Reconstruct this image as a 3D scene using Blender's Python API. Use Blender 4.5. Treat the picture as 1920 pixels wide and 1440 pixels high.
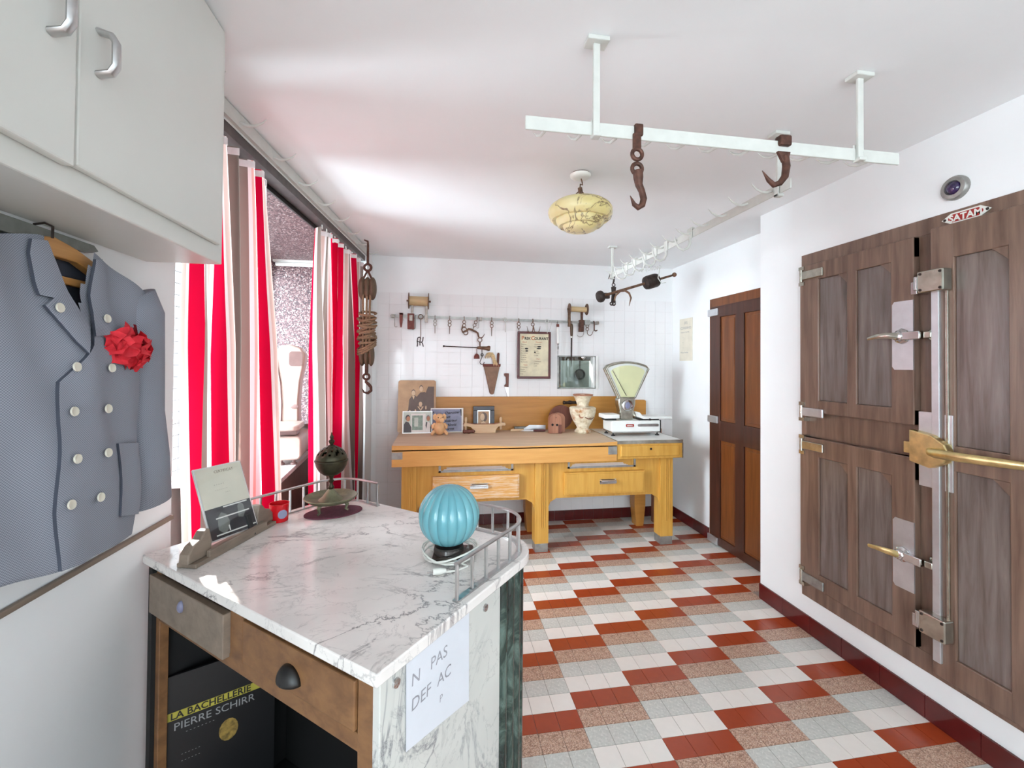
import bpy, bmesh, math, random
from mathutils import Matrix, Vector
random.seed(7)
for o in list(bpy.data.objects): bpy.data.objects.remove(o, do_unlink=True)
S = bpy.context.scene
COL = S.collection
PI = math.pi

# ------------------------------------------------------------------ camera
cam_d = bpy.data.cameras.new('camera'); cam = bpy.data.objects.new('camera', cam_d); COL.objects.link(cam)
YAW, PITCH, ROLL = .1620, .0132, .0077
_f = Vector((math.sin(YAW)*math.cos(PITCH), math.cos(YAW)*math.cos(PITCH), math.sin(PITCH)))
_r0 = Vector((math.cos(YAW), -math.sin(YAW), 0)); _u0 = _r0.cross(_f)
_r = _r0*math.cos(ROLL) + _u0*math.sin(ROLL); _u = _u0*math.cos(ROLL) - _r0*math.sin(ROLL)
cam.matrix_world = Matrix(((_r.x, _u.x, -_f.x, 0), (_r.y, _u.y, -_f.y, 0), (_r.z, _u.z, -_f.z, 1.526), (0, 0, 0, 1)))
cam_d.sensor_width = 36; cam_d.lens = 819.81/1920*36
cam_d.shift_x = .0021; cam_d.shift_y = -.0237
cam_d.clip_start = .05
S.camera = cam

# ------------------------------------------------------------------ light
W = bpy.data.worlds.new('sky'); S.world = W; W.use_nodes = True
_bg = W.node_tree.nodes['Background']; _bg.inputs[0].default_value = (.80, .92, 1, 1); _bg.inputs[1].default_value = 1.8
sun_d = bpy.data.lights.new('sun', 'SUN'); sun = bpy.data.objects.new('sun', sun_d); COL.objects.link(sun)
sun_d.energy = 6; sun_d.angle = .009; sun_d.color = (1, .97, .93)
sun.location = (-4, 6, 5)
sun.rotation_euler = Vector((.6*.82, -.8*.82, -.57)).to_track_quat('-Z', 'Y').to_euler()
def area(name, loc, direction, sx, sy, power, color=(1, 1, 1)):
    d = bpy.data.lights.new(name, 'AREA'); d.shape = 'RECTANGLE'; d.size = sx; d.size_y = sy; d.energy = power; d.color = color
    o = bpy.data.objects.new(name, d); COL.objects.link(o); o.location = loc
    o.rotation_euler = Vector(direction).to_track_quat('-Z', 'Z').to_euler(); return o
# daylight through the left shop window; two unseen fill lights added behind the camera
area('daylight_shop_window', (-3.0, 1.55, 3.1), (1, .1, -.42), 7.0, 1.9, 760, (.79, .92, 1))
area('fill_light_rear', (.7, -4.2, 1.42), (0, 1, .22), 2.7, 1.9, 10, (.77, .93, 1))
area('fill_light_side', (-1.0, -2.1, 1.6), (1, .2, .1), 2.3, 1.2, 40, (.77, .93, 1))
S.view_settings.view_transform = 'Standard'; S.view_settings.look = 'None'
S.view_settings.gamma = 1; S.view_settings.use_curve_mapping = False
S.view_settings.exposure = 1.45

# ------------------------------------------------------------------ materials
def lin(c):
    return tuple(((v/255)/12.92 if v/255 <= .04045 else ((v/255+.055)/1.055)**2.4) for v in c)
MATS = {}
class NT:
    def __init__(s, name):
        m = bpy.data.materials.new(name); m.use_nodes = True; s.m = m; s.t = m.node_tree; s.n = s.t.nodes
        s.b = s.n['Principled BSDF']; s.out = s.n['Material Output']; MATS[name] = m
        s.tc = s.n.new('ShaderNodeTexCoord')
    def new(s, typ, **kw):
        n = s.n.new(typ)
        for k, v in kw.items(): setattr(n, k, v)
        return n
    def link(s, a, b): s.t.links.new(a, b)
    def coord(s, scale=(1, 1, 1), src='Object', rot=(0, 0, 0)):
        mp = s.new('ShaderNodeMapping'); mp.inputs['Scale'].default_value = scale; mp.inputs['Rotation'].default_value = rot
        s.link(s.tc.outputs[src], mp.inputs[0]); return mp.outputs[0]
    def noise(s, vec, scale, detail=4, rough=.55, dist=0):
        n = s.new('ShaderNodeTexNoise'); n.inputs['Scale'].default_value = scale; n.inputs['Detail'].default_value = detail
        n.inputs['Roughness'].default_value = rough; n.inputs['Distortion'].default_value = dist; s.link(vec, n.inputs['Vector']); return n.outputs[0]
    def ramp(s, fac, stops, interp='LINEAR'):
        r = s.new('ShaderNodeValToRGB'); r.color_ramp.interpolation = interp
        e = r.color_ramp.elements
        while len(e) < len(stops): e.new(.5)
        for i, (p, c) in enumerate(stops):
            e[i].position = p; e[i].color = tuple(lin(c))+(1,)
        s.link(fac, r.inputs[0]); return r.outputs[0]
    def math(s, op, a, b=None):
        n = s.new('ShaderNodeMath', operation=op)
        for i, v in enumerate((a, b)):
            if v is None: continue
            if isinstance(v, (int, float)): n.inputs[i].default_value = v
            else: s.link(v, n.inputs[i])
        return n.outputs[0]
    def mix(s, fac, a, b, mode='MIX'):
        n = s.new('ShaderNodeMix', data_type='RGBA', blend_type=mode)
        for i, v in ((0, fac), (6, a), (7, b)):
            if isinstance(v, (int, float)): n.inputs[i].default_value = v
            elif isinstance(v, tuple): n.inputs[i].default_value = v+(1,)
            else: s.link(v, n.inputs[i])
        return n.outputs[2]
    def bump(s, h, strength=.2, dist=.002):
        n = s.new('ShaderNodeBump'); n.inputs['Strength'].default_value = strength; n.inputs['Distance'].default_value = dist
        s.link(h, n.inputs['Height']); s.link(n.outputs[0], s.b.inputs['Normal'])
    def col(s, c): s.link(c, s.b.inputs['Base Color'])
    def set(s, rough=.5, metal=0, spec=.5): 
        s.b.inputs['Roughness'].default_value = rough; s.b.inputs['Metallic'].default_value = metal
        s.b.inputs['Specular IOR Level'].default_value = spec; return s

def plain(name, c, rough=.5, metal=0, var=.06, scale=12, spec=.5, stretch=(1, 1, 1), bump=0):
    n = NT(name).set(rough, metal, spec)
    v = n.noise(n.coord(stretch), scale, 5)
    lo = tuple(max(0, x*(1-var)) for x in c); hi = tuple(min(255, x*(1+var)) for x in c)
    n.col(n.ramp(v, [(.3, lo), (.7, hi)]))
    if bump: n.bump(v, bump)
    return n.m
def wood(name, dark, light, rough=.45, axis=0, scale=6, spec=.5, wear=None):
    n = NT(name).set(rough, 0, spec)
    st = [14, 14, 14]; st[axis] = 1.1
    v = n.noise(n.coord(tuple(st)), scale*.35, 7, .6, .4)
    big = n.noise(n.coord(), 3.2, 3)
    c = n.ramp(v, [(.28, dark), (.72, light)])
    c = n.mix(n.math('MULTIPLY', big, .35), c, tuple(lin(dark)))
    if wear:
        w = n.noise(n.coord(tuple(st)), scale*.9, 6, .7)
        c = n.mix(n.ramp(w, [(.47, (0, 0, 0)), (.6, (255, 255, 255))]), c, tuple(lin(wear)))
    n.col(c); n.bump(v, .12, .001); return n.m
def marble(name, base, vein, scale=3.2, width=.028, rough=.16, second=True, stretch=(1, 1.7, 1)):
    n = NT(name).set(rough)
    co = n.coord(stretch, rot=(.3, .2, .6))
    def veins(sc, w, d):
        v = n.noise(co, sc, 9, .62, d)
        a = n.math('ABSOLUTE', n.math('SUBTRACT', v, .5))
        return n.ramp(a, [(0, (255, 255, 255)), (w, (70, 70, 70)), (w*3.2, (0, 0, 0))])
    m = veins(scale, width, .9)
    mask = n.ramp(n.noise(co, 2.3, 3), [(.38, (0, 0, 0)), (.62, (255, 255, 255))])
    m = n.mix(1.0, m, mask, 'MULTIPLY')
    if second: m = n.mix(1.0, m, n.mix(1.0, veins(scale*2.7, width*.5, .6), (.33, .33, .33), 'MULTIPLY'), 'ADD')
    cloud = n.noise(co, 4.5, 4)
    b = n.ramp(cloud, [(.35, tuple(x*.95 for x in base)), (.65, base)])
    n.col(n.mix(m, b, tuple(lin(vein)))); return n.m
def speckle(name, stops, scale, rough=.3, metal=0):
    n = NT(name).set(rough, metal)
    v = n.new('ShaderNodeTexVoronoi'); v.inputs['Scale'].default_value = scale; n.link(n.coord(), v.inputs['Vector'])
    sep = n.new('ShaderNodeSeparateColor'); n.link(v.outputs['Color'], sep.inputs[0])
    n.col(n.ramp(sep.outputs[0], stops, 'CONSTANT')); return n.m

plain('paint_white', (238, 238, 238), .55, var=.012, scale=2)
plain('paint_ceiling', (240, 241, 242), .7, var=.01, scale=1.5)
plain('tile_white', (238, 236, 236), .09, var=.012, scale=3)
plain('grout_white', (226, 222, 220), .8)
plain('grout_floor', (150, 136, 128), .85)
plain('enamel_white', (236, 236, 232), .3, var=.02)
plain('cabinet_white', (212, 212, 206), .35, var=.012, scale=3)
plain('iron_white', (206, 206, 200), .6, var=.02, scale=20)
plain('tile_red', (163, 66, 34), .24, var=.05, scale=9)
speckle('tile_speckled', [(0, (188, 152, 132)), (.3, (166, 128, 108)), (.5, (206, 172, 150)), (.72, (146, 112, 94)), (.86, (214, 190, 172))], 260, .35)
speckle('tile_grey', [(0, (204, 204, 198)), (.4, (198, 198, 192)), (.7, (210, 209, 203)), (.93, (219, 218, 212))], 150, .28)
plain('tile_cream', (240, 233, 226), .26, var=.02, scale=8)
plain('tile_maroon', (88, 27, 27), .12, var=.08, scale=8)
speckle('granite', [(0, (100, 70, 73)), (.25, (126, 96, 97)), (.45, (76, 53, 59)), (.62, (142, 118, 116)), (.8, (58, 42, 49)), (.92, (184, 170, 168))], 120, .5)
wood('wood_table', (206, 146, 72), (230, 176, 104), .42, 0)
wood('wood_leg', (196, 142, 56), (222, 172, 84), .4, 2)
wood('wood_worn_drawer', (206, 146, 72), (232, 180, 110), .5, 0, wear=(226, 196, 162))
wood('wood_top', (196, 168, 140), (220, 196, 170), .6, 0)
wood('wood_backboard', (178, 120, 50), (206, 146, 70), .4, 0)
wood('wood_fridge', (94, 70, 58), (146, 118, 102), .28, 2, spec=.6)
wood('wood_fridge_panel', (84, 70, 64), (142, 128, 122), .2, 2, spec=.8)
wood('wood_door_dark', (56, 30, 22), (86, 48, 34), .35, 2)
wood('wood_door_panel', (94, 50, 22), (132, 76, 36), .33, 2)
wood('wood_counter', (104, 70, 44), (146, 104, 66), .5, 0)
wood('wood_grey', (112, 98, 86), (150, 132, 116), .5, 1)
wood('wood_hanger', (176, 122, 66), (214, 160, 96), .4, 1)
wood('wood_block', (150, 98, 76), (190, 136, 108), .6, 2)
wood('wood_pale', (206, 172, 134), (232, 204, 168), .55, 0)
wood('wood_spool', (186, 156, 112), (216, 190, 148), .6, 0)
wood('wood_pulley', (70, 54, 40), (112, 90, 68), .6, 2)
wood('wood_knife', (98, 56, 46), (136, 84, 68), .5, 2)
wood('wood_base_dark', (44, 30, 22), (74, 52, 38), .4, 0)
marble('marble_white', (238, 231, 226), (138, 132, 132), 2.6, .016, .14)
marble('marble_side', (208, 207, 201), (132, 132, 134), 3.6, .024, .2, True, (1, 1, .8))
marble('marble_shelf', (192, 180, 178), (150, 136, 136), 3, .02, .75)
n = NT('marble_green').set(.15)
_v = n.noise(n.coord((1, 1, .5)), 14, 8, .65, 1.2)
n.col(n.ramp(_v, [(.35, (26, 36, 33)), (.5, (48, 64, 58)), (.62, (88, 106, 98)), (.72, (36, 50, 46))]))
plain('chrome', (205, 205, 205), .16, 1, var=.05, scale=10)
plain('aluminium', (196, 196, 196), .28, 1, var=.05, scale=30)
plain('nickel', (190, 188, 176), .25, 1, var=.1, scale=25)
plain('steel_plate', (216, 218, 222), .32, .85, var=.04, scale=14)
plain('zinc', (158, 156, 152), .45, .7, var=.1, scale=22)
plain('brass', (226, 206, 148), .3, 1, var=.1, scale=22)
plain('bronze', (62, 58, 44), .42, .75, var=.25, scale=28)
plain('verdigris', (118, 116, 92), .45, .5, var=.18, scale=24)
plain('iron_rust', (84, 56, 46), .55, .55, var=.25, scale=50)
plain('iron_dark', (58, 48, 44), .5, .6, var=.2, scale=40)
plain('iron_brown', (112, 84, 66), .55, .5, var=.2, scale=40)
plain('iron_bright', (150, 140, 132), .4, .7, var=.12, scale=40)
plain('black_plastic', (26, 25, 25), .4)
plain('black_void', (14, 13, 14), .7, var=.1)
plain('track_dark', (78, 72, 70), .4, .3, var=.15, scale=20)
plain('leather_red', (110, 50, 40), .6, var=.15, scale=40)
plain('hide_brown', (142, 112, 92), .7, var=.1, scale=20)
plain('bone_straw', (206, 180, 138), .7, var=.15, scale=60)
plain('rope', (128, 104, 80), .85, var=.18, scale=120, bump=.4)
plain('paper', (208, 209, 215), .75, var=.01)
plain('paper_cream', (222, 214, 196), .75, var=.03)
plain('price_paper', (222, 214, 184), .6, var=.08, scale=9)
plain('ink_black', (30, 27, 26), .7)
plain('ink_pencil', (150, 148, 154), .8)
plain('ink_orange', (186, 96, 44), .7)
plain('ink_brown', (110, 84, 60), .7)
plain('ink_yellow', (176, 164, 62), .6)
plain('ink_grey', (150, 150, 150), .7)
plain('ink_skin', (190, 140, 112), .7)
plain('frame_maroon', (84, 24, 26), .3, var=.1)
plain('frame_dark', (56, 54, 62), .35, var=.12, scale=30)
plain('silver_thin', (226, 224, 222), .3, .4)
plain('sepia', (190, 156, 122), .55, var=.07, scale=9)
plain('sepia_dark', (112, 98, 92), .6, var=.06)
plain('sepia_light', (222, 196, 164), .6, var=.04)
plain('photo_pale', (196, 204, 192), .35, var=.05)
plain('photo_green', (132, 152, 136), .35, var=.14, scale=40)
plain('photo_dark', (74, 68, 70), .4, var=.1)
plain('photo_white', (232, 230, 224), .4, var=.03)
plain('photo_blue', (126, 126, 152), .35, var=.08, scale=16)
plain('photo_blackish', (46, 48, 54), .3, var=.2, scale=22)
plain('photo_midgrey', (118, 122, 118), .35, var=.1, scale=30)
plain('poster_black', (20, 20, 22), .35, var=.1)
plain('poster_gold', (128, 104, 50), .5, var=.4, scale=60)
plain('pig_clay', (228, 182, 134), .55, var=.05, scale=30)
plain('fur_dark', (70, 48, 38), .6)
plain('red_plastic', (206, 22, 32), .25, var=.05)
plain('sticker_blue', (140, 140, 166), .5, var=.1)
plain('mat_purple', (104, 52, 66), .9, var=.15, scale=90)
plain('cord_white', (226, 224, 216), .45, var=.02)
plain('dial_yellow', (236, 233, 184), .35, var=.02)
plain('enamel_red', (160, 40, 36), .3)
plain('sign_cream', (232, 230, 222), .3, var=.02)
plain('button', (214, 208, 192), .35, var=.02)
plain('scale_cream', (176, 154, 144), .35, var=.04, scale=9)
plain('scale_dark', (120, 92, 88), .4, var=.08)
plain('niche_grey', (118, 124, 119), .5, var=.04)
plain('concrete', (74, 74, 74), .8, var=.05)
plain('mesh_wire', (120, 122, 128), .5)
plain('bay_brown', (112, 88, 80), .5, var=.08)
plain('tape_white', (236, 230, 230), .7)
# yellow veined pendant glass
n = NT('alabaster').set(.28)
_v = n.noise(n.coord(), 7, 6, .55, 1.1); _a = n.math('ABSOLUTE', n.math('SUBTRACT', _v, .5))
_c = n.ramp(n.noise(n.coord(), 5, 3), [(.35, (228, 212, 146)), (.65, (242, 232, 184))])
n.col(n.mix(n.ramp(_a, [(0, (255, 255, 255)), (.012, (160, 160, 160)), (.03, (0, 0, 0))]), _c, lin((116, 88, 62))))
n.b.inputs['Subsurface Weight'].default_value = .25; n.b.inputs['Subsurface Radius'].default_value = (.03, .025, .01)
# blue opal glass
n = NT('opal_blue').set(.12, spec=.7)
n.col(n.ramp(n.noise(n.coord(), 6, 3), [(.3, (96, 158, 170)), (.7, (122, 178, 184))]))
n.b.inputs['Subsurface Weight'].default_value = .4; n.b.inputs['Subsurface Radius'].default_value = (.02, .03, .035)
# crinkled red paper flower
n = NT('flower_red').set(.7); n.col(n.ramp(n.noise(n.coord(), 40, 3), [(.3, (186, 14, 34)), (.7, (232, 44, 58))]))
# birch vase
n = NT('birch').set(.75)
_v = n.noise(n.coord((1, 1, 1.6)), 16, 7, .65, .6); _p = n.noise(n.coord(), 9, 3)
_c = n.ramp(_v, [(.3, (150, 122, 92)), (.42, (206, 190, 160)), (.6, (230, 220, 198))])
n.col(n.mix(n.ramp(_p, [(.56, (0, 0, 0)), (.68, (255, 255, 255))]), _c, lin((176, 118, 70)))); n.bump(_v, .5, .004)
# jacket check cloth
n = NT('cloth_check').set(.9, spec=.2)
_ck = n.new('ShaderNodeTexChecker'); _ck.inputs['Scale'].default_value = 400; n.link(n.coord((.001, 1, 1)), _ck.inputs['Vector'])
_ck.inputs['Color1'].default_value = lin((160, 163, 172))+(1,); _ck.inputs['Color2'].default_value = lin((118, 122, 134))+(1,)
n.col(n.mix(n.math('MULTIPLY', n.noise(n.coord(), 7, 4), .3), _ck.outputs['Color'], lin((124, 127, 138))))
n.bump(n.noise(n.coord(), 18, 4), .25, .006)
plain('cloth_check_inside', (70, 74, 86), .95)
# striped translucent curtain: stripes woven along the cloth's own width (UV u, in metres)
n = NT('curtain_stripe')
_uv = n.new('ShaderNodeSeparateXYZ'); n.link(n.tc.outputs['UV'], _uv.inputs[0])
_fr = n.math('FRACT', n.math('MULTIPLY', _uv.outputs[0], 1/.222))
_pat = [(0, (128, 112, 104)), (.25, (230, 220, 218)), (.32, (222, 168, 158)), (.36, (230, 220, 218)), (.43, (204, 14, 56)), (.75, (232, 222, 220)),
        (.81, (212, 184, 174)), (.94, (232, 222, 220))]
_c = n.ramp(_fr, _pat, 'CONSTANT')
_d = n.new('ShaderNodeBsdfDiffuse'); _t = n.new('ShaderNodeBsdfTranslucent'); _mx = n.new('ShaderNodeMixShader'); _mx.inputs[0].default_value = .6
n.link(_c, _d.inputs[0]); n.link(_c, _t.inputs[0]); n.link(_d.outputs[0], _mx.inputs[1]); n.link(_t.outputs[0], _mx.inputs[2]); n.link(_mx.outputs[0], n.out.inputs[0])
# clear window / clip glass
def glass(name, tint, gl):
    n = NT(name)
    t = n.new('ShaderNodeBsdfTransparent'); t.inputs[0].default_value = tint+(1,)
    g = n.new('ShaderNodeBsdfGlossy'); g.inputs['Roughness'].default_value = .03
    m = n.new('ShaderNodeMixShader'); m.inputs[0].default_value = gl
    n.link(t.outputs[0], m.inputs[1]); n.link(g.outputs[0], m.inputs[2]); n.link(m.outputs[0], n.out.inputs[0])
glass('glass_clear', (.97, .98, .98), .06)
glass('glass_tint', (.80, .84, .82), .07)
plain('lens_violet', (44, 26, 70), .08, spec=.9, var=.2)

# ------------------------------------------------------------------ mesh builder
class MB:
    def __init__(s): s.v = []; s.f = []; s.m = []
    def add(s, vs, fs, mi=0):
        k = len(s.v); s.v += [tuple(p) for p in vs]; s.f += [tuple(i+k for i in f) for f in fs]; s.m += [mi]*len(fs); return s
    def box(s, x0, x1, y0, y1, z0, z1, mi=0):
        x0, x1 = min(x0, x1), max(x0, x1); y0, y1 = min(y0, y1), max(y0, y1); z0, z1 = min(z0, z1), max(z0, z1)
        return s.add([(x, y, z) for z in (z0, z1) for x, y in ((x0, y0), (x1, y0), (x1, y1), (x0, y1))],
              [(3, 2, 1, 0), (4, 5, 6, 7), (0, 1, 5, 4), (1, 2, 6, 5), (2, 3, 7, 6), (3, 0, 4, 7)], mi)
    def obox(s, c, ax, ay, az, hx, hy, hz, mi=0):      # oriented box
        c, ax, ay, az = Vector(c), Vector(ax).normalized(), Vector(ay).normalized(), Vector(az).normalized()
        vs = [c+ax*hx*a+ay*hy*b+az*hz*d for d in (-1, 1) for a, b in ((-1, -1), (1, -1), (1, 1), (-1, 1))]
        return s.add(vs, [(3, 2, 1, 0), (4, 5, 6, 7), (0, 1, 5, 4), (1, 2, 6, 5), (2, 3, 7, 6), (3, 0, 4, 7)], mi)
    def prism(s, poly, o, u, w, n, t, mi=0):           # 2-D polygon (ccw) in plane o+u*a+w*b, extruded along n by t
        o, u, w, n = Vector(o), Vector(u), Vector(w), Vector(n)
        k = len(poly); base = [o+u*a+w*b for a, b in poly]
        vs = base+[p+n*t for p in base]
        fs = [tuple(range(k-1, -1, -1)), tuple(range(k, 2*k))]+[(i, (i+1) % k, (i+1) % k+k, i+k) for i in range(k)]
        return s.add(vs, fs, mi)
    def tube(s, pts, r, n=10, mi=0, closed=False, flat=1.0, flatdir=None, cap=True):
        P = [Vector(p) for p in pts]; N = len(P)
        R = r if isinstance(r, (list, tuple)) else [r]*N
        T = []
        for i in range(N):
            a = P[(i-1) % N] if (closed or i > 0) else P[0]; b = P[(i+1) % N] if (closed or i < N-1) else P[-1]
            T.append((b-a).normalized() if (b-a).length > 1e-9 else Vector((0, 0, 1)))
        ref = Vector(flatdir) if flatdir else (Vector((0, 0, 1)) if abs(T[0].z) < .9 else Vector((1, 0, 0)))
        vs = []; x = None
        for i in range(N):
            x0 = ref if (x is None or flatdir) else x
            x = x0-T[i]*x0.dot(T[i])
            if x.length < 1e-6: x = T[i].orthogonal()
            x.normalize(); y = T[i].cross(x)
            for k in range(n):
                a = 2*PI*k/n; vs.append(P[i]+x*(math.cos(a)*R[i]*flat)+y*(math.sin(a)*R[i]))
        fs = []
        for i in range(N if closed else N-1):
            j = (i+1) % N
            for k in range(n):
                l = (k+1) % n; fs.append((i*n+k, i*n+l, j*n+l, j*n+k))
        if cap and not closed: fs += [tuple(range(n-1, -1, -1)), tuple((N-1)*n+k for k in range(n))]
        return s.add(vs, fs, mi)
    def cyl(s, a, b, r, n=16, mi=0, r2=None): return s.tube([a, b], [r, r if r2 is None else r2], n, mi)
    def lathe(s, prof, c=(0, 0, 0), n=28, mi=0, axis=(0, 0, 1), rfun=None):   # profile (r, h) from bottom to top
        c = Vector(c); ax = Vector(axis).normalized(); e1 = ax.orthogonal().normalized(); e2 = ax.cross(e1)
        vs = []
        for (r, h) in prof:
            for k in range(n):
                a = 2*PI*k/n; q = r*(rfun(a, h) if rfun else 1); vs.append(c+ax*h+e1*(q*math.cos(a))+e2*(q*math.sin(a)))
        fs = []
        for i in range(len(prof)-1):
            for k in range(n):
                l = (k+1) % n; fs.append((i*n+k, i*n+l, (i+1)*n+l, (i+1)*n+k))
        fs += [tuple(range(n-1, -1, -1)), tuple((len(prof)-1)*n+k for k in range(n))]
        return s.add(vs, fs, mi)
    def ball(s, c, rx, ry=None, rz=None, n=18, m=10, mi=0, tilt=None):
        ry = rx if ry is None else ry; rz = rx if rz is None else rz; c = Vector(c)
        vs = []
        for i in range(m+1):
            t = -PI/2+PI*i/m; t = max(min(t, PI/2-.03), -PI/2+.03)
            for k in range(n):
                a = 2*PI*k/n; p = Vector((rx*math.cos(t)*math.cos(a), ry*math.cos(t)*math.sin(a), rz*math.sin(t)))
                if tilt: p = tilt @ p
                vs.append(c+p)
        fs = [(i*n+k, i*n+(k+1) % n, (i+1)*n+(k+1) % n, (i+1)*n+k) for i in range(m) for k in range(n)]
        fs += [tuple(range(n-1, -1, -1)), tuple(m*n+k for k in range(n))]
        return s.add(vs, fs, mi)
    def torus(s, c, R, r, axis=(0, 0, 1), n=20, m=8, mi=0, a0=0, a1=2*PI):
        c = Vector(c); ax = Vector(axis).normalized(); e1 = ax.orthogonal().normalized(); e2 = ax.cross(e1)
        full = abs(a1-a0-2*PI) < 1e-6
        k = n if full else n+1
        pts = [c+e1*R*math.cos(a0+(a1-a0)*i/n)+e2*R*math.sin(a0+(a1-a0)*i/n) for i in range(k)]
        return s.tube(pts, r, m, mi, closed=full)
    def text(s, body, size, o, u, w, mi=0, align='LEFT', bold=0):
        cu = bpy.data.curves.new('t', 'FONT'); cu.body = body; cu.size = size; cu.align_x = align; cu.offset = bold; cu.resolution_u = 3
        ob = bpy.data.objects.new('t', cu); COL.objects.link(ob); bpy.context.view_layer.update()
        me = bpy.data.meshes.new_from_object(ob.evaluated_get(bpy.context.evaluated_depsgraph_get()))
        o, u, w = Vector(o), Vector(u), Vector(w)
        s.add([o+u*v.co.x+w*v.co.y for v in me.vertices], [tuple(p.vertices) for p in me.polygons], mi)
        bpy.data.objects.remove(ob); bpy.data.curves.remove(cu); bpy.data.meshes.remove(me); return s

ORG = {}
def origin(o): return ORG[o.name] if o is not None else Vector((0, 0, 0))
def thing(name, label, cat, loc, group=None, kind=None):
    o = bpy.data.objects.new(name, None); COL.objects.link(o); o.location = loc; o.empty_display_size = .05
    ORG[o.name] = Vector(loc); tag(o, label, cat, group, kind); return o
def tag(o, label=None, cat=None, group=None, kind=None):
    if label: o['label'] = label
    if cat: o['category'] = cat
    if group: o['group'] = group
    if kind: o['kind'] = kind
    return o
def build(name, mb, mat, parent=None, smooth=True, bevel=0, loc=None, angle=.7, uv=None):
    if parent is not None: og = origin(parent)
    elif loc is not None: og = Vector(loc)
    else:
        xs = [v[0] for v in mb.v]; ys = [v[1] for v in mb.v]; zs = [v[2] for v in mb.v]
        og = Vector(((min(xs)+max(xs))/2, (min(ys)+max(ys))/2, min(zs)))
    me = bpy.data.meshes.new(name)
    me.from_pydata([tuple(Vector(v)-og) for v in mb.v], [], mb.f)
    mats = mat if isinstance(mat, (list, tuple)) else [mat]
    for m in mats: me.materials.append(MATS[m])
    me.polygons.foreach_set('material_index', mb.m)
    if uv:
        l = me.uv_layers.new(name='UVMap')
        for lp in me.loops: l.data[lp.index].uv = uv[lp.vertex_index]
    if smooth:
        me.polygons.foreach_set('use_smooth', [True]*len(me.polygons)); me.set_sharp_from_angle(angle=angle)
    me.update()
    o = bpy.data.objects.new(name, me); COL.objects.link(o)
    if parent is not None: o.parent = parent
    else: o.location = og
    ORG[o.name] = og
    if bevel:
        b = o.modifiers.new('bevel', 'BEVEL'); b.width = bevel; b.segments = 2; b.limit_method = 'ANGLE'; b.angle_limit = .7
    return o
def fixn(o):      # consistent outward normals for hand-made polygons
    bm = bmesh.new(); bm.from_mesh(o.data); bmesh.ops.recalc_face_normals(bm, faces=bm.faces); bm.to_mesh(o.data); bm.free(); return o
def struct(name, mb, mat, label, cat, smooth=False, bevel=0):
    return tag(build(name, mb, mat, None, smooth, bevel), label, cat, None, 'structure')
def arc(c, e1, e2, R, a0, a1, n=10):
    c, e1, e2 = Vector(c), Vector(e1), Vector(e2)
    return [c+e1*R*math.cos(a0+(a1-a0)*i/n)+e2*R*math.sin(a0+(a1-a0)*i/n) for i in range(n+1)]
def copy_tree(o, dz=Vector((0, 0, 0)), parent=None):
    c = o.copy(); COL.objects.link(c)
    if parent is not None: c.parent = parent
    else: c.location = Vector(o.location)+dz
    for ch in [x for x in o.children]: copy_tree(ch, dz, c)
    return c
X1, Y1, Z1 = Vector((1, 0, 0)), Vector((0, 1, 0)), Vector((0, 0, 1))

# ================================================================== SETTING
H = 2.54
WB, WR, WN, WL = 4.20, 2.12, 2.39, -.86      # back wall, right wall, recess wall, left wall
def LW(y, off=0): return -.83+.0885*(y-1.65)+off       # slanted line of the curtained opening

# ---- floor: three 10 cm tiles make one coloured rectangle, colours step along the diagonal
fl = struct('floor', MB().box(-1.5, 2.6, -4.1, 4.4, -.08, -.003), 'grout_floor', 'tiled shop floor of red, speckled, grey and cream tiles', 'floor')
FX, FY = .92095, 2.08954
TM = {}
kinds = ['tile_red', 'tile_cream', 'tile_grey', 'tile_speckled']
g = .0009
for k in kinds:
    mb = MB().box(g, .1-g, g, .1-g, -.008, 0)
    me = bpy.data.meshes.new(k); me.from_pydata(mb.v, [], mb.f); me.materials.append(MATS[k]); TM[k] = me
cells = []
for i in range(-6, 6):
    for k in range(3):
        x = FX+.3*i+.1*k
        for j in range(-40, 23):
            y = FY+.1*(j-1)
            if x < -.9 or y > WB-.01 or y < -1.9: continue
            if x > (WR-.01 if y < 2.6 else WN-.01): continue
            cells.append((x, y, kinds[(j-i) % 4]))
def vis(c):
    x, y = c[0]+.05, c[1]+.05
    d = x*math.sin(YAW)+y*math.cos(YAW); lat = x*math.cos(YAW)-y*math.sin(YAW)
    return d > 1.66 and -.02 < lat/d < 1.16 and x > .38
front = sorted([c for c in cells if vis(c)], key=lambda c: c[0]*math.sin(YAW)+c[1]*math.cos(YAW))[:300]
fs = set(front); rest = MB()
for c in cells:
    x, y, k = c
    if c in fs:
        o = bpy.data.objects.new('floor_tile', TM[k]); COL.objects.link(o); o.parent = fl; o.location = Vector((x, y, 0))-origin(fl)
    else:
        xw = min(.1-g, (WR if y < 2.6 else WN)-x)
        rest.box(x+g, x+xw, y+g, min(y+.1-g, WB), -.008, 0, kinds.index(k))
r_ = build('floor_tiles_beyond', rest, kinds, fl, smooth=False); r_['kind'] = 'stuff'

struct('ceiling', MB().box(-1.0, 2.6, -4.1, 4.4, H, H+.1), 'paint_ceiling', 'plain white painted ceiling', 'ceiling')
# ---- right-hand walls
struct('wall_right', MB().box(WR, WR+.35, -4.1, 2.608, 0, H), 'paint_white', 'white wall around the dark wooden cold-room doors', 'wall')
struct('wall_recess', MB().box(WN, WN+.1, 2.608, WB, 0, H), 'paint_white', 'white set-back wall with the narrow wooden door', 'wall')
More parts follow.
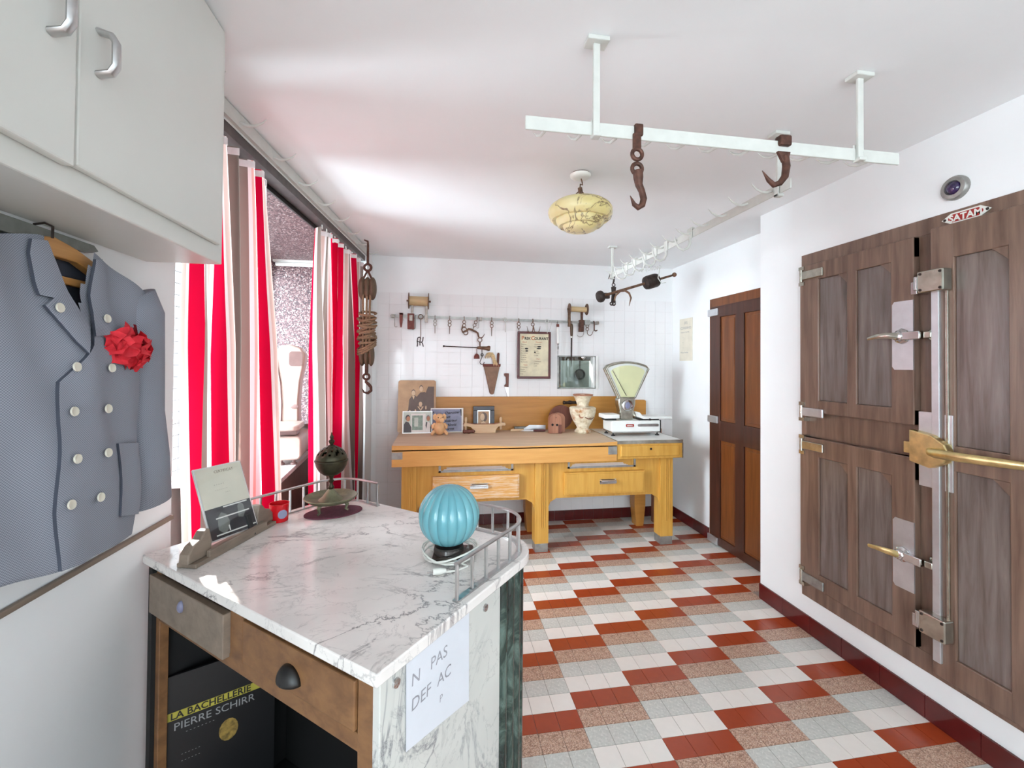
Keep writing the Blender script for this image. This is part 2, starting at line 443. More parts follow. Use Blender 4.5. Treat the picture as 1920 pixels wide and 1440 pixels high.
# ---- back wall with a small glazed hatch
hx0, hx1, hz0, hz1 = 1.165, 1.58, 1.302, 1.625
mb = MB().box(-.75, hx0, WB, WB+.12, 0, H).box(hx1, WN+.1, WB, WB+.12, 0, H).box(hx0, hx1, WB, WB+.12, 0, hz0).box(hx0, hx1, WB, WB+.12, hz1, H)
wb = struct('wall_back', mb, 'paint_white', 'white tiled back wall behind the butcher table', 'wall')
TW = .1105; tz0 = .10; nrow = 19
mb = MB().box(g*1.1, TW-g*1.1, WB-.006, WB, g*1.1, TW-g*1.1)
tm = bpy.data.meshes.new('wall_tile'); tm.from_pydata([(x, y-WB, z) for x, y, z in mb.v], [], mb.f); tm.materials.append(MATS['tile_white'])
wt = MB(); grout = MB(); cnt = 0; x0w = -.565
for ci in range(27):
    for ri in range(nrow):
        x, z = x0w+ci*TW, tz0+ri*TW
        if x+TW > WN+.03: continue
        if x+TW > hx0+.005 and x < hx1-.005 and z+TW > hz0+.005 and z < hz1-.005:
            # cut tiles around the hatch
            if x < hx0: wt.box(x+g, hx0, WB-.006, WB, z+g, z+TW-g)
            if x+TW > hx1: wt.box(hx1, x+TW-g, WB-.006, WB, z+g, z+TW-g)
            a, b = max(x, hx0), min(x+TW, hx1)
            if z < hz0: wt.box(a+g, b-g, WB-.006, WB, z+g, hz0)
            if z+TW > hz1: wt.box(a+g, b-g, WB-.006, WB, hz1, z+TW-g)
            continue
        if (ri >= 7 or ci < 3) and cnt < 300 and x+TW < WN:
            o = bpy.data.objects.new('wall_tile', tm); COL.objects.link(o); o.parent = wb
            o.location = Vector((x, WB, z))-origin(wb); cnt += 1
        else: wt.box(x+g, min(x+TW-g, WN), WB-.006, WB, z+g, z+TW-g)
r_ = build('wall_tiles_hidden', wt, 'tile_white', wb, smooth=False); r_['kind'] = 'stuff'
build('grout', MB().box(x0w, hx0, WB-.0035, WB, tz0, tz0+nrow*TW).box(hx1, WN, WB-.0035, WB, tz0, tz0+nrow*TW).box(hx0, hx1, WB-.0035, WB, tz0, hz0).box(hx0, hx1, WB-.0035, WB, hz1, tz0+nrow*TW), 'grout_white', wb, smooth=False)
# hatch: reveal, grey room beyond, glass
h_ = thing('window_1', 'small square glazed hatch in the back wall beside the fan scale', 'window', (1.37, WB, hz0), kind='structure')
build('reveal', MB().box(hx0-.004, hx0+.012, WB-.012, WB+.1, hz0, hz1).box(hx0-.004, hx1+.004, WB-.012, WB+.1, hz0-.004, hz0+.008).box(hx0-.004, hx1+.004, WB-.012, WB+.1, hz1-.008, hz1+.004), 'zinc', h_, False)
build('jamb', MB().box(hx1-.052, hx1-.03, WB-.012, WB+.1, hz0, hz1).box(hx1-.022, hx1+.006, WB-.014, WB+.1, hz0-.006, hz1+.004), 'enamel_white', h_, False, .003)
build('pane', MB().box(hx0+.012, hx1-.052, WB+.05, WB+.054, hz0+.008, hz1-.008), 'glass_tint', h_, False)
build('inner_frame', MB().box(hx0+.012, hx0+.052, WB+.062, WB+.075, hz0+.008, hz1-.008).box(hx0+.012, hx1-.052, WB+.062, WB+.075, hz1-.045, hz1-.008), 'iron_brown', h_, False)
build('catch', MB().lathe([(.001, 0), (.018, .002), (.02, .008), (.012, .014), (.001, .016)], (1.43, WB-.001, hz1-.014), 16, axis=(0, -1, 0)), 'chrome', h_)
struct('wall_niche', MB().box(.85, .87, WB+.12, WB+.75, 1.0, 2.0).box(1.95, 1.97, WB+.12, WB+.75, 1.0, 2.0).box(.85, 1.97, WB+.73, WB+.75, 1.0, 2.0).box(.85, 1.97, WB+.12, WB+.75, 1.0, 1.02), 'niche_grey', 'grey-green back room seen through the hatch', 'wall')
t = thing('frying_pan', 'dark round frying pan hanging behind the hatch glass', 'pan', (1.615, WB+.66, 1.37))
build('bowl', MB().lathe([(.055, 0), (.062, -.012), (.066, -.03), (.06, -.03), (.05, -.006), (.001, -.004)], (1.62, WB+.70, 1.43), 24, axis=(0, 1, 0)), 'black_plastic', t)
build('handle', MB().box(1.612, 1.628, WB+.672, WB+.68, 1.49, 1.66), 'black_plastic', t, False, .003)
# ---- left wall, curtained opening, shop-window bay
struct('wall_left', MB().box(WL-.1, WL, -.9, 1.60, 0, H).box(WL-.1, WL, -4.1, -3.3, 0, H).box(WL-.1, WL, -3.3, -.9, 0, .95).box(WL-.1, WL, -3.3, -.9, 2.25, H), 'paint_white', 'white wall behind the hanging jacket', 'wall')  # unseen opening behind the camera added to let in side fill light
struct('trim_1', MB().box(WL, WL+.012, -4.0, 1.595, 1.016, 1.03), 'wood_grey', 'thin grey-brown moulding along the wall under the jacket', 'trim', bevel=.003)
def lprism(y0, y1, o0, o1, z0, z1, mb=None):      # box following the slanted opening
    mb = mb or MB()
    vs = [(LW(y, o), y, z) for z in (z0, z1) for y, o in ((y0, o0), (y0, o1), (y1, o1), (y1, o0))]
    return mb.add(vs, [(0, 1, 2, 3), (7, 6, 5, 4), (4, 5, 1, 0), (5, 6, 2, 1), (6, 7, 3, 2), (7, 4, 0, 3)])
fixn(struct('wall_left_lintel', lprism(1.60, 4.2, -.14, -.012, 2.472, H), 'paint_white', 'white lintel over the curtained opening', 'wall'))
fixn(struct('wall_left_corner', lprism(3.97, 4.2, -.14, 0, 0, 2.472), 'paint_white', 'narrow white wall strip between the curtain and the tiled corner', 'wall'))
struct('wall_bay_back', MB().box(-1.75, LW(4.2, -.13), 4.2, 4.3, 0, 2.6), 'granite', 'pinkish speckled granite wall at the end of the shop window', 'wall')
fixn(struct('ceiling_bay', MB().add([(-1.75, 1.5, 2.45), (LW(1.5, -.13), 1.5, 2.45), (LW(4.2, -.13), 4.2, 2.45), (-1.75, 4.2, 2.45), (-1.75, 1.5, 2.6), (LW(1.5, -.13), 1.5, 2.6), (LW(4.2, -.13), 4.2, 2.6), (-1.75, 4.2, 2.6)],
       [(0, 1, 2, 3), (7, 6, 5, 4), (0, 4, 5, 1), (1, 5, 6, 2), (2, 6, 7, 3), (3, 7, 4, 0)]), 'granite', 'speckled granite soffit over the shop window', 'ceiling'))
struct('wall_bay_front', MB().box(-1.75, WL-.1, 1.5, 1.6, 0, 2.6), 'paint_white', 'white return wall closing the shop window bay', 'wall')
w_ = thing('window_2', 'shop window with wire mesh beside the left curtain', 'window', (-1.53, 2.9, .0), kind='structure')
build('window_frame', MB().box(-1.56, -1.50, 1.6, 4.2, 2.36, 2.45).box(-1.56, -1.50, 1.6, 4.2, .80, .85).box(-1.56, -1.50, 1.6, 1.66, .85, 2.36).box(-1.56, -1.50, 4.14, 4.2, .85, 2.36).box(-1.56, -1.50, 1.6, 4.2, 0, .8), 'enamel_white', w_, False)
build('pane', MB().box(-1.532, -1.528, 1.66, 4.14, .85, 2.36), 'glass_clear', w_, False)
mb = MB()
for i in range(36): mb.box(-1.508, -1.504, 1.70+.068*i, 1.704+.068*i, .85, 2.36)
for i in range(22): mb.box(-1.504, -1.50, 1.66, 4.14, .90+.068*i, .904+.068*i)
build('wire_mesh', mb, 'mesh_wire', w_, False)['kind'] = 'stuff'
struct('ground_outside', MB().box(-14, -1.56, -6, 14, -.2, -.1), 'concrete', 'dark pavement outside the shop window', 'ground')  # coloured dark to keep bounced light off the ceiling
# room end behind the camera, with an unseen opening added for fill light
struct('wall_rear', MB().box(WL-.1, -.7, -4.1, -4.0, 0, H).box(2.1, 2.6, -4.1, -4.0, 0, H).box(-.7, 2.1, -4.1, -4.0, 0, .4).box(-.7, 2.1, -4.1, -4.0, 2.42, H), 'paint_white', 'white wall with an added light opening behind the viewer', 'wall')
# ---- baseboards of maroon tiles (20 x 10 cm)
def baseboard(name, label, p0, p1, nrm, seg, start=0):
    p0, p1, nrm = Vector(p0), Vector(p1), Vector(nrm); L = (p1-p0).length; d = (p1-p0)/L
    b = tag(build(name, MB().obox((p0+p1)/2+Vector((0, 0, .049))+nrm*.002, d, nrm, Z1, L/2, .002, .049), 'grout_white', None, False), label, 'baseboard', None, 'structure')
    s = 0; first = True
    while s < L-.005:
        e = min(L, s+(start if first and start else seg)); first = False
        m = MB().obox(p0+d*((s+e)/2)+nrm*.006+Vector((0, 0, .051)), d, nrm, Z1, (e-s)/2-.001, .006, .049)
        build('baseboard_tile', m, 'tile_maroon', b, False, .0015); s = e
baseboard('baseboard_right', 'dark red tiles along the foot of the white wall under the cold-room doors', (WR, 2.608, 0), (WR, -.6, 0), (-1, 0, 0), .2)
baseboard('baseboard_recess', 'short dark red baseboard beside the narrow wooden door', (WN, WB, 0), (WN, 3.56, 0), (-1, 0, 0), .2)
baseboard('baseboard_back', 'dark red baseboard tiles along the back wall under the table', (-.56, WB, 0), (WN, WB, 0), (0, -1, 0), .1)

# ---- narrow panelled door in the recess
d_ = thing('door_1', 'narrow panelled wooden door with chrome hinges in the recess', 'door', (WN, 3.2, 0), kind='structure')
dy0, dy1, dx = 2.86, 3.547, WN-.012
build('door_frame', MB().box(dx, WN, 3.515, dy1, 0, 2.125).box(dx, WN, 2.80, 3.515, 2.05, 2.125), 'wood_door_panel', d_, False, .003)
m = MB()
for a, b in ((3.385, 3.515), (3.09, 3.19), (2.80, 2.895)): m.box(dx-.014, WN-.001, a, b, .01, 2.05)
for a, b in ((.01, .08), (.905, 1.07), (1.955, 2.05)): m.box(dx-.0135, WN-.001, 2.80, 3.515, a, b)
build('door_leaf', m, 'wood_door_dark', d_, False, .002)
for a, b in ((3.19, 3.385), (2.895, 3.09)):
    for z0, z1 in ((.08, .905), (1.07, 1.955)):
        build('panel', MB().box(dx-.002, WN-.001, a, b, z0, z1).box(dx-.007, WN-.001, a+.02, b-.02, z0+.025, z1-.025), 'wood_door_panel', d_, False, .003)
for z in (2.0, 1.075, .04):
    build('hinge', MB().box(dx-.03, dx-.014, 3.40, 3.535, z-.03, z+.03), 'steel_plate', d_, False, .004)

# ================================================================== COLD-ROOM FRONT
fr = thing('cold_room_front', 'built-in dark wooden cold-room front with three latched doors in the white wall', 'cold room', (WR, 1.5, .2))
FXf = WR-.008
m = MB()
m.box(FXf, WR, .70, 2.265, 2.115, 2.186).box(FXf, WR, .70, 2.265, .205, .29)
m.box(FXf, WR, 2.235, 2.265, .29, 2.115).box(FXf, WR, 1.54, 1.63, .29, 2.115).box(FXf, WR, .70, .78, .29, 2.115).box(FXf, WR, 1.63, 2.235, 1.135, 1.275).box(FXf+.004, WR, .75, 2.24, .29, 2.115)
build('frame', m, 'wood_fridge', fr, False, .002)
def cold_door(y0, y1, z0, z1, cols, rows, thick=.034):
    xf = FXf-thick
    m = MB(); st = []
    ys = [y1]; 
    for a, b in cols: st.append((ys[-1], a)); ys.append(b)
    st.append((ys[-1], y0))
    for a, b in st: m.box(xf, FXf, b, a, z0, z1)
    zs = z0
    for a, b in rows: m.box(xf+.0004, FXf, y0, y1, zs, a); zs = b
    m.box(xf+.0004, FXf, y0, y1, zs, z1)
    d = build('door', m, 'wood_fridge', fr, False, .004)
    for a, b in cols:
        for c, e in rows:
            # inner panel, its upper corner clipped towards the opening side
            p = [(-a, c), (-b, c), (-b, e-.05), (-b-.035, e-.012), (-b-.05, e), (-a, e)]
            q = build('panel', MB().prism(p, (xf+.010, 0, 0), (0, -1, 0), Z1, (1, 0, 0), .02), 'wood_fridge_panel', d, False, .003); fixn(q)
            build('spandrel', MB().prism([(-b-.05, e), (-b-.035, e-.012), (-b, e-.05), (-b, e)], (xf+.002, 0, 0), (0, -1, 0), Z1, (1, 0, 0), .02), 'wood_fridge', d, False)
    return d, xf
dU, xf = cold_door(1.622, 2.24, 1.275, 2.112, [(2.115, 1.945), (1.893, 1.722)], [(1.345, 2.02)])
dL, xf = cold_door(1.622, 2.24, .30, 1.132, [(2.115, 1.945), (1.893, 1.722)], [(.385, 1.03)])
dB, xb = cold_door(.80, 1.555, .24, 2.125, [(1.468, 1.296), (1.245, 1.075)], [(.345, 1.108), (1.212, 1.985)])
def strap(door, y, z, mat):
    build('hinge', MB().box(xf-.012, xf, y-.155, y-.015, z-.024, z+.024), mat, door, False, .004)
    build('hinge_knuckle', MB().cyl((xf-.008, y-.012, z-.035), (xf-.008, y-.012, z+.035), .009, 10).box(xf-.006, FXf+.004, y-.028, y+.008, z+.035, z+.055).box(xf-.006, FXf+.004, y-.028, y+.008, z-.055, z-.035), 'nickel', door)
strap(dU, 2.235, 2.055, 'nickel'); strap(dU, 2.235, 1.275, 'steel_plate'); strap(dL, 2.235, 1.085, 'nickel'); strap(dL, 2.235, .335, 'zinc')
def latch(door, y, z, zp0, zp1, hm):
    build('latch_plate', MB().prism([(-.045, zp0+.014), (-.035, zp0), (.046, zp0), (.046, zp1), (-.035, zp1), (-.045, zp1-.014)], (xf-.004, y, 0), (0, -1, 0), Z1, (1, 0, 0), .006), 'steel_plate', door, False)
    hd = build('latch', MB().lathe([(.036, 0), (.036, .006), (.024, .014), (.022, .03), (.012, .034)], (xf-.004, y, z), 8, axis=(-1, 0, 0)).box(xf-.03, xf-.006, y-.09, y, z-.018, z+.018), 'chrome', door, True, .003)
    build('handle', MB().tube([(xf-.03, y-.005, z), (xf-.052, y+.03, z+.004), (xf-.058, y+.07, z+.002), (xf-.05, y+.12, z-.006)], [.016, .014, .011, .008], 10, flat=.6, flatdir=(1, 0, 0)), hm, door)
    build('keeper', MB().lathe([(.036, 0), (.034, .008), (.02, .014)], (FXf, y-.11, z), 6, axis=(-1, 0, 0)).box(FXf-.05, FXf, y-.125, y-.095, z-.014, z+.014), 'nickel', door, True, .003)
latch(dU, 1.668, 1.672, 1.52, 1.832, 'nickel'); latch(dL, 1.668, .69, .535, .845, 'brass')
# big door: steel edge strip, hinge boxes, brass lever
build('edge_strip', MB().box(xb-.012, FXf, 1.515, 1.545, .30, 1.87), 'steel_plate', dB, False, .003)
build('edge_strip', MB().box(xb-.010, xb, 1.484, 1.494, .45, 1.87), 'nickel', dB, False, .002)
for z in (1.895, .455):
    hb = build('hinge_box', MB().box(xb-.05, xb-.002, 1.472, 1.57, z-.046, z+.046), 'nickel', dB, False, .005)
    m = MB()
    for yy in (1.482, 1.558):
        for zz in (-.034, .034): m.lathe([(.006, 0), (.005, .003)], (xb-.05, yy, z+zz), 8, axis=(-1, 0, 0))
    build('screw', m, 'iron_dark', dB)
    build('hinge_knuckle', MB().cyl((xb-.025, 1.586, z-.03), (xb-.025, 1.586, z+.03), .014, 12).box(xb-.03, FXf, 1.586, 1.612, z-.045, z+.01), 'chrome', dB, True, .003)
build('latch_plate', MB().box(xb-.005, xb, 1.52, 1.60, 1.02, 1.34).box(xb-.006, xb, 1.472, 1.50, 1.02, 1.335), 'steel_plate', dB, False, .001)
fixn(build('latch', MB().prism([(-.075, -.062), (.005, -.078), (.06, -.045), (.075, -.005), (.06, .03), (.01, .062), (-.075, .075)], (xb-.04, 1.538, 1.185), (0, -1, 0), Z1, (1, 0, 0), .036), 'brass', dB, False, .004))
build('keeper', MB().box(xb-.035, FXf, 1.607, 1.64, 1.155, 1.205).box(xb-.03, FXf, 1.60, 1.62, 1.20, 1.25), 'brass', dB, False, .003)
build('handle', MB().tube([(xb-.045, 1.53, 1.178), (xb-.075, 1.49, 1.18), (xb-.085, 1.40, 1.183), (xb-.08, 1.30, 1.187), (xb-.06, 1.18, 1.19)], [.017, .019, .018, .017, .014], 12, flat=.6, flatdir=(1, 0, 0)), 'brass', dB)
# maker's plate
s_ = build('name_plate', MB().prism([(-.085, 0), (-.05, -.022), (.05, -.022), (.085, 0), (.05, .022), (-.05, .022)], (FXf-.002, 1.447, 2.152), (0, -1, 0), Z1, (-1, 0, 0), .004), 'sign_cream', fr, False); fixn(s_); s_['label'] = 'white enamel name plate with red field'
q = build('field', MB().prism([(-.06, -.004), (-.045, -.016), (.045, -.016), (.06, -.004), (.06, .004), (.045, .016), (-.045, .016), (-.06, .004)], (FXf-.0061, 1.447, 2.152), (0, -1, 0), Z1, (-1, 0, 0), .0006), 'enamel_red', s_, False); fixn(q)
build('lettering', MB().text('SATAM', .036, (FXf-.0072, 1.447, 2.139), (0, -1, 0), Z1, align='CENTER', bold=.0012), 'sign_cream', s_, False)
build('rivet', MB().lathe([(.006, 0), (.005, .002)], (FXf-.006, 1.52, 2.152), 8, axis=(-1, 0, 0)).lathe([(.006, 0), (.005, .002)], (FXf-.006, 1.374, 2.152), 8, axis=(-1, 0, 0)), 'iron_dark', s_)
# round violet glass lamp above the doors
t = thing('porthole_lamp', 'round wall lamp with violet lens above the dark wooden doors', 'lamp', (WR, 1.487, 2.278))
build('ring', MB().lathe([(.05, 0), (.05, .012), (.044, .02), (.03, .022), (.027, .014), (.001, .012)], (WR, 1.487, 2.278), 28, axis=(-1, 0, 0)), 'zinc', t)
build('lens', MB().lathe([(.027, .012), (.024, .022), (.014, .029), (.001, .031)], (WR, 1.487, 2.278), 24, axis=(-1, 0, 0)), 'lens_violet', t)

# ================================================================== BUTCHER TABLE
tb = thing('butcher_table', 'long yellow wooden butcher table with drawers against the tiled wall', 'table', (.86, 3.8, 0))
TY0, TY1, TZ = 3.45, 4.16, .905
# chopping top: dished slab made of a height grid
m = MB(); nx, ny = 40, 8; xa, xb_ = -.345, 1.475
def dish(x, y):
    a = (x-xa)/(xb_-xa)
    return TZ-.022*math.exp(-((a-.62)/.28)**2)*math.exp(-((y-TY0)/.28)**2)-.006*math.sin(a*9)**2*math.exp(-((y-TY0)/.2)**2)
vs = [(xa+(xb_-xa)*i/nx, TY0+(TY1-TY0)*j/ny, dish(xa+(xb_-xa)*i/nx, TY0+(TY1-TY0)*j/ny)) for j in range(ny+1) for i in range(nx+1)]
m.add(vs, [(j*(nx+1)+i, j*(nx+1)+i+1, (j+1)*(nx+1)+i+1, (j+1)*(nx+1)+i) for j in range(ny) for i in range(nx)])
k0 = len(m.v); m.v += [(x, y, .86) for x, y, z in vs]
m.f += [(k0+i+1, k0+i, i, i+1) for i in range(nx)]; m.m += [1]*nx
m.f += [(i, k0+i, k0+i+nx+1, i+nx+1) for i in [j*(nx+1) for j in range(ny)]]; m.m += [1]*ny
build('top', m, ['wood_top', 'wood_table'], tb)
build('front_beam', MB().box(xa, 1.472, TY0, TY0+.06, .74, .872), 'wood_table', tb, False, .003)
build('side_beam', MB().box(xa, xa+.06, TY0+.06, TY1, .74, .88), 'wood_table', tb, False, .003)
build('corner_plate', MB().box(xa-.001, xa+.08, TY0-.003, TY0, .80, .855), 'zinc', tb, False, .001)
build('corner_plate', MB().box(1.395, 1.472, TY0-.003, TY0, .795, .862), 'zinc', tb, False, .001)
# side unit: marble slab on a wooden drawer box
build('marble_slab', MB().box(1.48, 2.06, TY0+.005, TY1, .885, .905), 'enamel_white', tb, False, .002)
build('metal_edging', MB().box(1.476, 2.066, TY0-.001, TY0+.006, .878, .906).box(2.06, 2.066, TY0, TY1, .878, .906).box(2.058, 2.068, TY0-.002, TY0+.01, .752, .88).box(1.474, 1.48, TY0, TY1, .878, .906), 'nickel', tb, False)
build('side_box', MB().box(1.476, 2.064, TY0+.004, TY1, .752, .884), 'wood_leg', tb, False, .003)
dr = build('drawer', MB().box(1.505, 2.03, TY0-.008, TY0+.01, .772, .862), 'wood_leg', tb, False, .006)
build('keyhole', MB().lathe([(.01, 0), (.009, .003), (.001, .003)], (1.77, TY0-.008, .835), 12, axis=(0, -1, 0)), 'iron_dark', dr)
# carcass
LY0, LY1 = 3.505, 3.62
build('apron', MB().box(-.165, .79, 3.525, 3.55, .43, .74).box(.905, 1.89, 3.525, 3.55, .43, .74), 'wood_leg', tb, False, .002)
build('back_apron', MB().box(-.2, 1.95, 4.05, 4.075, .46, .74), 'wood_leg', tb, False)
for xs, sgn in ((.79, -1), (1.89, -1), (-.165, 1), (.905, 1)):
    m = MB().prism([(0, 0), (.07*sgn, 0), (.055*sgn, -.012), (.02*sgn, -.03), (.004*sgn, -.07), (0, -.08)][::1 if sgn < 0 else -1], (xs, 3.527, .432), X1, Z1, Y1, .02); fixn(build('bracket', m, 'wood_leg', tb, False))
for x in (-.275, .79, 1.89):
    m = MB().box(x, x+.115, LY0, LY1, .07, .74)
    for q in range(3): m.box(x+.048+q*.016, x+.055+q*.016, LY0-.004, LY0, .2, .735)
    lg = build('leg', m, 'wood_leg', tb, False, .003)
    build('foot_cap', MB().box(x+.003, x+.112, LY0+.003, LY1-.003, 0, .07), 'zinc', lg, False, .002)
for x in (-.2, .80, 1.865):
    build('leg', MB().prism([(.02, 0), (.09, 0), (.11, .2), (.11, .74), (0, .74), (0, .2)], (x, 3.95, 0), X1, Z1, Y1, .1), 'wood_backboard', tb, False)
for x0, x1, mat in ((-.035, .655, 'wood_worn_drawer'), (1.035, 1.74, 'wood_leg')):
    dr = build('drawer', MB().box(x0, x1, 3.487, 3.524, .462, .645).box(x0+.012, x1-.012, 3.483, 3.487, .474, .633), mat, tb, False, .003)
    xm = (x0+x1)/2+.02
    h = build('handle', MB().box(xm-.072, xm+.072, 3.480, 3.484, .545, .585).tube([(xm-.066, 3.48, .577), (xm-.06, 3.462, .575), (xm, 3.456, .575), (xm+.06, 3.462, .575), (xm+.066, 3.48, .577)], .007, 10).prism([(-.066, .555), (.066, .555), (.066, .577), (-.066, .577)], (xm, 3.458, 0), X1, Z1, Y1, .003), 'chrome', dr, True)
for x0, x1 in ((.01, .61), (1.07, 1.67)):
    build('slot', MB().box(x0, x0+.018, 3.518, 3.55, .672, .742).box(x1-.018, x1, 3.518, 3.55, .672, .742).box(x0, x1, 3.518, 3.55, .672, .686).box(x0+.018, x1-.018, 3.5485, 3.5495, .686, .742), ['zinc'], tb, False)
    build('slot_inside', MB().box(x0+.018, x1-.018, 3.545, 3.548, .687, .74), 'frame_maroon', tb, False)
for nm, x0, x1, lab in (('paper_stack', .05, .57, 'white papers lying in the metal slot of the left drawer'), ('paper_stack', 1.10, 1.60, 'folded white papers lying in the metal slot of the right drawer')):
    t = thing(nm, lab, 'paper', ((x0+x1)/2, 3.53, .6865), 'papers in the table slots')
    for q in range(4):
        a = random.uniform(-.01, .01)
        build('sheet', MB().prism([(x0+a+q*.01, 0), (x1+a-q*.014, 0), (x1+a-q*.01, .02), (x0+a+q*.014, .02)], (0, 3.521+q*.001, .6865+q*.0065+.0005), X1, Y1, Z1, .004), 'paper', t, False)
# backboard
build('backboard', MB().box(-.33, 1.84, WB-.036, WB-.008, .87, 1.225).prism([(1.84, .87), (2.085, .87), (2.085, 1.178), (2.07, 1.188), (1.84, 1.19)], (0, WB-.036, 0), X1, Z1, Y1, .028), 'wood_backboard', tb, False, .003)
build('end_plank', MB().box(2.09, 2.17, 4.0, 4.06, .0, .92), 'wood_block', tb, False, .004)

# ================================================================== THINGS ON THE TABLE
def panel_print(name, parent, o, u, w, n, shapes, mats):      # flat print made of thin layers on a picture surface
    m = MB()
    for i, (mi, poly) in enumerate(shapes): m.add([Vector(o)+Vector(u)*a+Vector(w)*b+Vector(n)*(.0006+.00025*i) for a, b in poly], [tuple(range(len(poly)))], mi)
    return build(name, m, mats, parent, False)
def ell(cx, cy, rx, ry, n=14): return [(cx+rx*math.cos(2*PI*i/n), cy+ry*math.sin(2*PI*i/n)) for i in range(n)]
def lean(y, z0, ang): return Vector((0, y, z0)), Vector((0, math.sin(ang), math.cos(ang))), Vector((0, -math.cos(ang), math.sin(ang)))
# big sepia family photograph
t = thing('sepia_photograph', 'large old sepia family portrait leaning on the wall behind the pig', 'photograph', (-.19, 4.13, .905))
o_, w_u, n_ = lean(4.095, .907, .12); o_.x = -.362
def rr(x0, x1, y0, y1, r, n=5):
    p = []
    for cx, cy, a in ((x1-r, y0+r, -PI/2), (x1-r, y1-r, 0), (x0+r, y1-r, PI/2), (x0+r, y0+r, PI)):
        p += [(cx+r*math.cos(a+PI/2*i/n), cy+r*math.sin(a+PI/2*i/n)) for i in range(n+1)]
    return p
build('board', MB().prism(rr(0, .342, 0, .478, .02), o_, X1, w_u, -n_, .006), 'sepia', t, False); fixn(bpy.data.objects[t.children[-1].name])
panel_print('portrait', t, o_, X1, w_u, n_, [
    (0, [(.02, .03), (.325, .03), (.325, .45), (.02, .45)]),
    (3, [(.24, .2), (.325, .16), (.325, .42), (.27, .42), (.24, .34)]),
    (1, [(.09, .18), (.1, .30), (.125, .335), (.15, .34), (.175, .32), (.19, .18)]),
    (1, [(.16, .18), (.17, .33), (.2, .365), (.24, .37), (.275, .34), (.3, .18)]),
    (1, [(.07, .02), (.085, .2), (.31, .2), (.32, .02)]),
    (1, ell(.137, .367, .0185, .027)), (2, ell(.137, .36, .0165, .024)), (1, ell(.207, .405, .0185, .028)), (2, ell(.207, .398, .0165, .025)),
    (2, ell(.203, .258, .016, .022)), (2, [(.175, .235), (.232, .235), (.206, .195)]), (1, [(.19, .232), (.216, .232), (.205, .205)]),
    (2, [(.125, .335), (.15, .335), (.14, .30)]), (2, ell(.108, .19, .008, .014)), (2, ell(.158, .2, .007, .012)), (2, ell(.252, .225, .006, .018))],
    ['sepia', 'sepia_dark', 'sepia_light', 'sepia_dark'])
# small colour photograph of two men
t = thing('colour_photograph', 'small colour photograph of two men leaning on the sepia portrait', 'photograph', (-.19, 4.04, .905))
o_, w_u, n_ = lean(4.04, .907, .14); o_.x = -.315
build('card', MB().prism([(0, 0), (.265, 0), (.265, .20), (0, .20)], o_, X1, w_u, -n_, .004), 'silver_thin', t, False)
panel_print('print', t, o_, X1, w_u, n_, [
    (0, [(.006, .006), (.259, .006), (.259, .192), (.006, .192)]),
    (1, [(.075, .008), (.205, .008), (.205, .175), (.075, .175)]), (2, [(.085, .03), (.18, .03), (.18, .16), (.085, .16)]), (0, [(.105, .06), (.14, .06), (.14, .14), (.105, .14)]),
    (3, [(.012, .008), (.014, .08), (.03, .108), (.055, .10), (.08, .055), (.08, .008)]), (3, ell(.047, .139, .021, .028)), (4, ell(.051, .13, .017, .024)),
    (1, [(.205, .008), (.21, .09), (.225, .105), (.245, .09), (.25, .008)]), (3, [(.205, .07), (.21, .10), (.222, .1), (.214, .04)]), (3, [(.248, .05), (.258, .09), (.258, .008), (.248, .008)]),
    (5, ell(.229, .137, .017, .026)), (4, ell(.23, .13, .0145, .022))],
    ['photo_pale', 'photo_white', 'photo_green', 'photo_dark', 'ink_skin', 'ink_grey'])
# blue notice with slanted lettering
t = thing('blue_notice', 'small white-edged blue notice with black lettering behind the pig', 'notice', (.09, 4.06, .905))
o_, w_u, n_ = lean(4.065, .907, .1); o_.x = -.065
build('frame', MB().prism([(0, 0), (.298, 0), (.298, .222), (0, .222)], o_, X1, w_u, -n_, .008), 'photo_white', t, False)
m = MB().add([o_+X1*a+w_u*b+n_*.0006 for a, b in ((.006, .008), (.282, .008), (.282, .212), (.006, .212))], [(0, 1, 2, 3)], 0)
m.add([o_+X1*a+w_u*b+n_*.0009 for a, b in ((.276, .15), (.282, .15), (.282, .212), (.27, .212))], [(0, 1, 2, 3)], 1)
sl = X1+w_u*.06
for i, (s_x, tx) in enumerate(((.125, 'Charcutier'), (.13, 'cuit'), (.13, 'intérieur'), (.15, 'Aloutz'), (.15, 'arret'))):
    m.text(tx, .031, o_+X1*s_x+w_u*(.166-.036*i)+n_*.0012, sl, w_u+X1*.25, 1, bold=.0007)
m.text('P', .03, o_+X1*.012+w_u*.168+n_*.0012, sl, w_u+X1*.25, 1, bold=.0007)
build('print', m, ['photo_blue', 'ink_black'], t, False)
